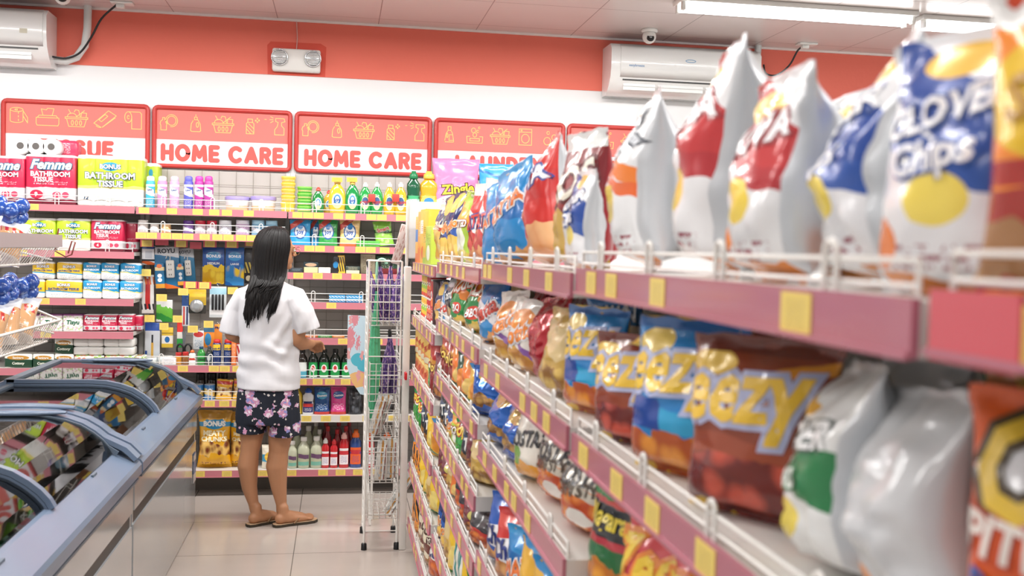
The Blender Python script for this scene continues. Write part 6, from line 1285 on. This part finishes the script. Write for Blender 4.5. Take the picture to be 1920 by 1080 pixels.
def hooks3(t, w, h, d):
    m = MB()
    for k in range(4): m.rbox(w*.12, .012, h*.5, .003, x=(k-1.5)*w*.2, y=-.006, z=h*.25)
    m.obj('black_hooks', blk, t)
hang(393, 424, 537, 596, '#cdd4d6', (('b', .75, .95, '#9cc8d8'), ('b', .1, .25, '#e8e9e9')), 'clear pack with four black hooks', 'hook pack', (), .008, extra=hooks3)
hang(272, 299, 605, 680, '#cfd4da', (('b', .80, 1.1, '#1d4a9c'), ('u', .42, .58, '#d8a84a', .1, .5), ('u', .44, .56, '#23252a', .5, .7), ('u', .02, .16, '#1d4a9c', .05, .3)), 'long clear pack with a brush and blue header', 'brush pack')
hang(303, 324, 614, 652, '#e8c23c', (('b', .2, .6, '#f0ece0'), ('e', .5, .4, .22, .15, '#2a6aac'), ('b', .7, .74, '#8a7020')), 'small yellow card packet', 'card packet')
hang(332, 342, 603, 652, '#e6e2da', (('b', .6, 1.1, '#d8342c'), ('b', 0, .35, '#3aa04a')), 'narrow red, white and green packet', 'packet')
hang(362, 382, 620, 655, '#e0e4e6', (('e', .5, .8, .45, .15, '#c83a3a'), ('t', .1, .5, '#4a7a9c', 16)), 'small clear packet with red print', 'packet')
hang(382, 402, 613, 652, '#e88a2c', (('b', .75, 1.1, '#3a6a8c'), ('e', .4, .4, .3, .3, '#3a86b8')), 'orange and blue packet', 'packet')
hang(402, 416, 608, 652, '#f0a22c', (('b', .1, .9, '#e0842c', .5, .3),), 'orange and black tool packet', 'packet', (('PRO', .5, .85, .45, '#1d2f5c'),))
c = atY(345, 660, YB+.12); t = thing('scissors', None, None, (c.x, YB+.12, .80)); m = MB(); 
for s_ in (-1, 1): m.tube([tuple((s_*(.022+.018*math.cos(a)), 0, .035+.030*math.sin(a))) for a in [2*PI*i/16 for i in range(16)]], .006, 6, closed=True)
m.obj('handles', blk, t); m = MB(); m.poly([(-.008, .06), (.004, .06), (.012, .135), (.008, .14)], .003); m.poly([(.008, .06), (-.004, .06), (-.012, .135), (-.006, .14)], .005); m.obj('blade', mat('#c0c4c6', .2, .9), t); note(t, 'black handled scissors pointing up', 'hanging on the middle unit', 'scissors', None)
# price cards on the hooks: parts of the shelving unit behind the woman
U = [o for o in bpy.data.objects if o.get('label', '').startswith('shelving unit with hanging tools')][0]
for x0, x1, y, c in ((263, 288, 456, 0), (291, 316, 453, 1), (327, 352, 457, 0), (356, 378, 460, 1), (381, 406, 457, 0), (422, 447, 458, 0), (459, 482, 455, 0), (344, 371, 534, 0), (370, 396, 535, 0), (427, 446, 545, 2), (334, 353, 547, 2), (265, 283, 511, 2), (293, 313, 558, 2), (324, 342, 598, 2), (271, 290, 597, 2), (299, 316, 612, 2), (352, 371, 617, 2), (382, 400, 608, 2)):
    a, b = atY(x0, y, YB+.10), atY(x1, y, YB+.10); w = b.x-a.x; m = MB(); m.box(-w/2, w/2, -.001, 0, -.02, .02)
    o = m.obj('hook_price_card', rail_r if c < 2 else tag_m, U); o.location = ((a.x+b.x)/2-U.location.x, .10, a.z)
    if c == 0: q = bpy.data.objects.new('price_tag', TAGME); COL.objects.link(q); q.parent = o; q.location = (0, -.0012, -.018)
flush()
# ---- laundry packs glimpsed between the post and the snack shelves
for zz, cols, lk in ((1.15, ('#b8242c', '#c8303a', '#2a5aac'), 'red laundry powder pack'), (.65, ('#1f7a34', '#1c6a2c', '#258a3c'), 'dark green laundry powder pack'), (.9, ('#1a5a2a', '#1f6a34', '#1c5f2c'), 'green laundry powder pack'), (.4, ('#e0702a', '#2a56a8', '#1f7a34'), 'orange and blue laundry powder pack'), (.15, ('#1a6a2c', '#1f7a34', '#256f30'), 'deep green laundry powder pack')):
    for i, c in enumerate(cols):
        w = .15; o = put(packmesh(w, .08, .19, c, (('e', .5, .5, .3, .2, '#e8e040' if c[1] in '12' else '#f0efec', 1.0), ('t', .1, .3, '#e8f0e0', 20))), 'laundry_powder_pack', (.575+.085+i*.16, YB+.08, zz-.001)); note(o, lk, 'behind the end of the snack aisle', 'laundry pack', 'laundry packs')
flush()
# ================================================================ WIRE UMBRELLA RACK
t = thing('wire_display_rack', 'tall narrow white wire rack with black feet holding umbrellas', 'display rack', (.222, 5.13, 0)); RW, RD, RH = .155, .30, 1.385
corners = [(-RW/2, -RD/2), (RW/2, -RD/2), (-RW/2, RD/2), (RW/2, RD/2)]
for x, y in corners:
    MB().bar((x, y, .02), (x, y, RH), .0055, n=8).obj('post', wire_m, t)
    m = MB(); m.lathe([(.014, 0), (.013, .03), (.008, .034), (.001, .034)], 14, x=x, y=y); m.obj('foot', blk, t)
m = MB(); zs = [.09, .17, .27, .37, .47, .57, .66, .75, .84, .93, 1.02, 1.10, 1.19, 1.27, RH]
for z in zs:
    for a, b in ((0, 1), (2, 3), (0, 2), (1, 3)):
        if a == 0 and b == 1 and z in (.37, .57): continue
        m.bar((*corners[a], z), (*corners[b], z), .003, n=5)
for z in (.05, .13, .22, .32, .42, .52, .62, .71, .80, .89, .98, 1.07, 1.15, 1.23, 1.31): m.bar((*corners[0], z), (*corners[2], z), .0028, n=5)
m.obj('ladder_wires', wire_m, t)
for z0, z1 in ((1.08, 1.30), (.72, .90), (.55, .68), (.33, .50), (.16, .29)):
    m = MB(); yf, yb = -RD/2-.045, RD/2-.02; x0, x1 = -RW/2+.012, RW/2+.0
    for k in range(6): x = x0+(x1-x0)*k/5; m.tube([(x, yf, z1), (x, yf+.012, z0), (x, yb, z0)], .0019, 5)
    n = max(3, int((z1-z0)/.035))
    for k in range(n+1): z = z0+(z1-z0)*k/n; q = .012*(1-k/n); m.tube([(x0, yb, z), (x0, yf+q, z), (x1, yf+q, z), (x1, yb, z)], .0019, 5)
    for k in range(6): y = yf+.02+(yb-yf-.02)*k/5; m.tube([(x0, y, z1), (x0, y, z0), (x1, y, z0), (x1, y, z1)], .0017, 5)
    m.obj('basket', wire_m, t)
X0, Y0 = t.location.x, t.location.y
# folded umbrellas
def umbrella(x, y, z, L, r, c, look, place, lean=(0, 0), handle=None):
    u = thing('folded_umbrella', None, None, (x, y, z)); u.rotation_euler = (R(lean[0]), R(lean[1]), 0); m = MB(); rs = []; n = 36
    for i in range(12):
        q = i/11; rr = r*(.55+.45*math.sin(PI*min(q*1.15, 1)))*(1-.55*q**4)
        rs.append([(rr*(1+.22*math.cos(9*a+q*5))*math.cos(a), rr*(1+.22*math.cos(9*a+q*5))*math.sin(a), L*q) for a in [2*PI*k/n for k in range(n)]])
    m.loft(rs); m.obj('canopy', c, u); m = MB()
    if handle: m.tube([(0, 0, L), (0, 0, L+.06)]+[(.022-.022*math.cos(R(a)), 0, L+.06+.022*math.sin(R(a))) for a in range(20, 200, 20)], .008, 8); m.obj('handle', handle, u)
    else: m.lathe([(.007, 0), (.008, .02), (.004, .03)], 10, z=L); m.obj('tip', blk, u)
    note(u, look, place, 'umbrella', 'folded umbrellas'); return u
pur = dsg('#5d3f8c', (('p', 16, '#c8a8c8', .38), ('p', 9, '#2f2350', .35)), .45); pur2 = dsg('#7a5aa8', (('p', 12, '#e0b8c0', .4), ('s', 5, '#3f2c68', 0, 1, .4)), .45); grn = mat('#58b88a', .4, coat=.2); mint = mat('#a8d4b8', .4, coat=.2)
for i in range(5): umbrella(X0-.022+.023*i, Y0-.08+.05*(i % 3), 1.09, .27, .024, pur if i % 2 else pur2, 'purple folded umbrella', 'in the top basket of the wire rack', ((-5, 4, -2, 5, 3)[i], (-12, -5, 2, 6, 9)[i]))
for i in range(3): umbrella(X0+.005+.026*i, Y0-.06+.04*i, .73, .29, .022, pur if i != 1 else mat('#3f2c68', .5), 'purple folded umbrella', 'in the second basket of the wire rack', ((2, -2, 3)[i], (5, 0, -4)[i]))
umbrella(X0-.048, Y0-.10, .62, .62, .026, grn, 'long mint green folded umbrella', 'standing in the wire rack', (0, 1)); umbrella(X0-.046, Y0+.06, .95, .36, .018, mint, 'pale mint umbrella with curved handle', 'at the back of the wire rack', (0, 2), mat('#9cd0b4', .3))
for i in range(9):
    z, n_ = ((.556, 'third basket'), (.335, 'fourth basket'), (.335, 'fourth basket'), (.335, 'fourth basket'), (.335, 'fourth basket'), (.556, 'third basket'), (.556, 'third basket'), (.165, 'bottom basket'), (.165, 'bottom basket'))[i]
    m = MB(); hh = .19 if z != .165 else .25; m.rbox(.05, .012, hh, .003); m.rbox(.012, .02, hh*.95, .005, x=.012, y=-.008); o = m.obj('paper_packet', dsg('#d9d9d4', (('u', .4, .6, '#c8924c', 0, 1), ('u', .75, .9, '#9c5a50', 0, .9), ('p', 8, '#b0b8bc', .35)), .3, coat=.4))
    o.location = (X0-.045+.018*((i*5) % 6), Y0-.135+.03*(i % 4), z+.002); o.rotation_euler = (R((6, -4, 3, 7, 2, -5, 4, -8, -14)[i]), R((14, 2, -2, 3, 4, 20, 8, 30, 40)[i]), R(8*(i % 3))); note(o, 'white and brown wrapped packet', 'in the %s of the wire rack' % n_, 'packet', 'wrapped packets in the wire rack')
m = MB(); m.rbox(.045, .008, .20, .003); o = m.obj('leaning_card', dsg('#d8c4bc', (('p', 7, '#b88a80', .4),), .5)); o.location = (X0+.055, Y0+.02, 1.37); o.rotation_euler = (0, R(14), 0); note(o, 'pale pink printed card', 'sticking up out of the wire rack', 'card', None)
# ironing board leaning on the rack
bm_ = dsg('#c3dbe6', (('p', 3.2, '#d98a94', .46), ('e', .45, .45, .28, .08, '#4fb4c8', 1.2), ('e', .7, .36, .3, .06, '#4fb4c8', 1.2), ('e', .4, .2, .3, .10, '#e8b878', 1.4), ('p', 4.5, '#e0a0a0', .3)), .6)
m = MB(); out = [(-.06, .395), (.10, .395), (.10, -.05), (.06, -.03)]+[(-.06+.11*(1-math.cos(R(q))), .0+.10*(1-math.sin(R(q)))) for q in range(70, -1, -14)][::1]; out = [(-.075, .39), (.09, .39), (.09, .02), (.05, -.03), (.01, -.02), (-.035, .04), (-.065, .12)]
m.poly(out, .018); o = m.obj('board_cover', bm_); o.location = (.115, 5.50, .70); o.rotation_euler = (0, R(2), 0)
tt_ = thing('ironing_board', 'pale blue ironing board with pink and teal flowers, behind the wire rack', 'ironing board', (.115, 5.50, 0)); o.parent = tt_; o.location = (0, 0, .70)
m = MB(); m.tube([(.075, .012, .9), (.078, .02, .35), (.08, .02, .006)], .007, 8); m.tube([(.06, .012, .75), (.05, -.05, .35), (.07, -.09, .006)], .007, 8); m.obj('leg_frame', wire_m, tt_)
flush()
# ================================================================ BREAD RACK on the left
XR, Yn, Yf = -1.58, 3.9, 4.86
t = thing('bread_rack', 'white wire bread rack with sloping baskets at the left edge', 'display rack', (XR, (Yn+Yf)/2, 0)); yc = (Yn+Yf)/2; L = Yf-Yn
for y in (-L/2, L/2):
    for x in (-.30, 0): MB().bar((x, y, 0), (x, y, 1.85), .011, n=8).obj('post', wire_m, t)
def basket(z, tipx, red):
    # front lip low, sides rising to the back
    m = MB(); xb, xf = .0, tipx; zt, zb = z, z-red; n = 26
    m.tube([(xb, L/2, z+.16), (xf-.005, L/2, zt), (xf-.005, -L/2, zt), (xb, -L/2, z+.16)], .006, 6); m.tube([(xb, L/2, zb-.03), (xf-.06, L/2, zb), (xf-.06, -L/2, zb), (xb, -L/2, zb-.03)], .0055, 6)
    for k in range(n+1): y = -L/2+L*k/n; m.tube([(xf-.005, y, zt), (xf-.06, y, zb), (xb, y, zb-.03)], .0019, 5)
    for k in range(8): q = k/8; 
    for s_ in (-1, 1):
        for k in range(7): q = (k+.5)/7; m.bar(((xf-.06)*q, s_*L/2, zb-.03*(1-q)), ((xf-.005)*q, s_*L/2, zt+.16*(1-q)), .0024, n=4)
    m.tube([(0, L/2, z+.02), (xf-.03, L/2, z-.06)], .004, 5); m.obj('basket', wire_m, t)
basket(1.095, .375, .095)
m = MB(); basket(1.42, .365, .075)
m = MB(); m.box(.372, .377, -L/2, L/2+.0, 1.418, 1.472); m.obj('price_panel', mat('#a89c9e', .35), t)
m = MB(); m.tube([(.36, L/2+.002, 1.50), (.345, L/2+.004, 1.40), (.39, L/2+.004, 1.375), (.415, L/2+.004, 1.385), (.43, L/2+.004, 1.44), (.415, L/2+.004, 1.445), (.40, L/2+.004, 1.39)], .0035, 6); m.obj('red_hook', mat('#8a4038', .5), t)
loaf = dsg('#d9a877', (('s', 7, '#c8322e', .62, .78, .25), ('b', .78, 1.1, '#dfe4ea', 0, .2), ('b', .0, .16, '#e6dfd8', .1, .1), ('t', .2, .5, '#e8d8c0', 8)), .2, coat=.7); knot = dsg('#1d4fa8', (('p', 9, '#6f96d8', .34),), .22, coat=.7); red_lbl = dsg('#e8e4e8', (('e', .5, .5, .4, .4, '#c8302c'), ('t', .2, .8, '#2a4a9c', 10)), .3, coat=.5)
def bread(px, Y, z, L_, look, place, rot):
    c = (px, Y, z); u = thing('bread_loaf_bag', None, None, c); u.rotation_euler = tuple(R(a) for a in rot)
    mb = MB(); bag(mb, .19, L_, .14, int(Y*37) % 7, flat=.03, mi=(0, 0)); mb.obj('bread_bag', loaf, u)
    k = MB()
    for i in range(7): a = 2*PI*i/7+px; k.ell((.046*math.cos(a), .036*math.sin(a)-.01, L_+.03+.035*(i % 2)), (.034, .026, .038), n=8, m=6)
    k.ell((0, -.01, L_+.03), (.045, .04, .05), n=10, m=6); k.obj('blue_knot', knot, u)
    note(u, look, place, 'bread', 'bagged loaves in the bread rack')
for i, (y, rx) in enumerate(((4.72, (-24, 8, 10)), (4.51, (-30, -6, -6)), (4.30, (-26, 8, 6)), (4.09, (-30, 0, 0)))): bread(XR+.20, y, 1.01, .21, 'bagged loaf with red stripes and blue knot', 'in the lower bread basket', rx)
for i, (y, rx) in enumerate(((4.55, (-26, 12, 10)), (4.33, (-28, -6, 4)), (4.12, (-26, 5, 0)))): bread(XR+.19, y, 1.35, .20, 'bagged loaf with red stripes and blue knot', 'in the upper bread basket', rx)
for i, y in enumerate((4.70, 4.46, 4.22)): bread(XR+.07, y, 1.01, .22, 'bagged loaf leaning at the back', 'in the lower bread basket', (10, 4-8*i, 20))
flush()
# ================================================================ FROZEN FOOD
fr = [('#3a5fa8', (('b', .3, .62, '#b9a8cc', .4, .5), ('b', .7, .9, '#2a8ab0', .3, .3), ('t', .35, .6, '#f0f0f4', 14))), ('#e08a3a', (('e', .5, .45, .42, .3, '#eeb26a', .6), ('b', .0, .12, '#a85a24', .2, .2))), ('#d9dde2', (('b', .35, .6, '#c8303a', .3, .2), ('t', .6, .9, '#2a5a9c', 14))), ('#e3c9a6', (('e', .5, .4, .4, .25, '#c9946a', .7), ('b', .7, .9, '#d8e0e8'))), ('#1f7a80', (('e', .4, .5, .35, .3, '#3aa0b0', .8), ('b', .8, 1.1, '#1c3a5a', .3))), ('#a8c84a', (('b', .3, .6, '#e8e4a0', .4, .3), ('t', .1, .9, '#4a6a2c', 12))), ('#d89a90', (('e', .5, .5, .4, .35, '#c47a70', .9), ('t', .7, .9, '#f4e8e4', 12))), ('#2c4038', (('b', .3, .6, '#6a8a8a', .5, .5), ('b', .8, 1, '#d8a83a'))), ('#e8e6e0', (('b', .2, .4, '#3a6ac0', .3, .2), ('e', .5, .7, .3, .15, '#e8c43a')))]
FL = ['blue and lilac', 'orange breaded', 'white and red', 'pale cream', 'teal blue', 'lime green', 'pink meat', 'dark green', 'white and blue']
rn = random.Random(8)
def frozen(x, y, z, k, seed, place):
    def mk():
        mb = MB(); bag(mb, .25, .34, .06, k+3, flat=.04, mi=(0, 0), nv=12, na=22); return [('frozen_pack', mb.mesh('frozen_pack', [dsg(*fr[k], .35, coat=.3)]))]
    o = put(proto(('fz', k), mk), 'frozen_food_pack', (x, y, z), R(rn.uniform(-40, 40))); o.rotation_euler = (R(-90+rn.uniform(-12, 12)), R(rn.uniform(-8, 8)), R(rn.uniform(-16, 16))); note(o, FL[k]+' frozen food pack', place, 'frozen food', 'frozen food packs in the freezers', 'far end')
for y0, y1, pl_ in ((3.98, 5.46, 'in the far freezer'), (2.2, 3.76, 'in the near freezer')):
    ny = 7
    for j in range(ny):
        for i in range(3):
            x = -.975-.155*i+rn.uniform(-.01, .01); y = y1-.27-(y1-y0-.34)*j/(ny-1)+rn.uniform(-.03, .03)
            k = (j*3+i*4+(2 if y0 > 3 else 0)) % 9
            frozen(x, y, .50+.018*((i+j) % 3), k, 0, pl_)
    m = MB(); m.box(-1.41, -.81, y0+.03, y1-.03, .40, .465); tag(m.obj('carton_layer', mat('#a9aeb2', .6)), 'layer of pale cartons under the frozen packs '+pl_, 'frozen food', kind='stuff')
flush()
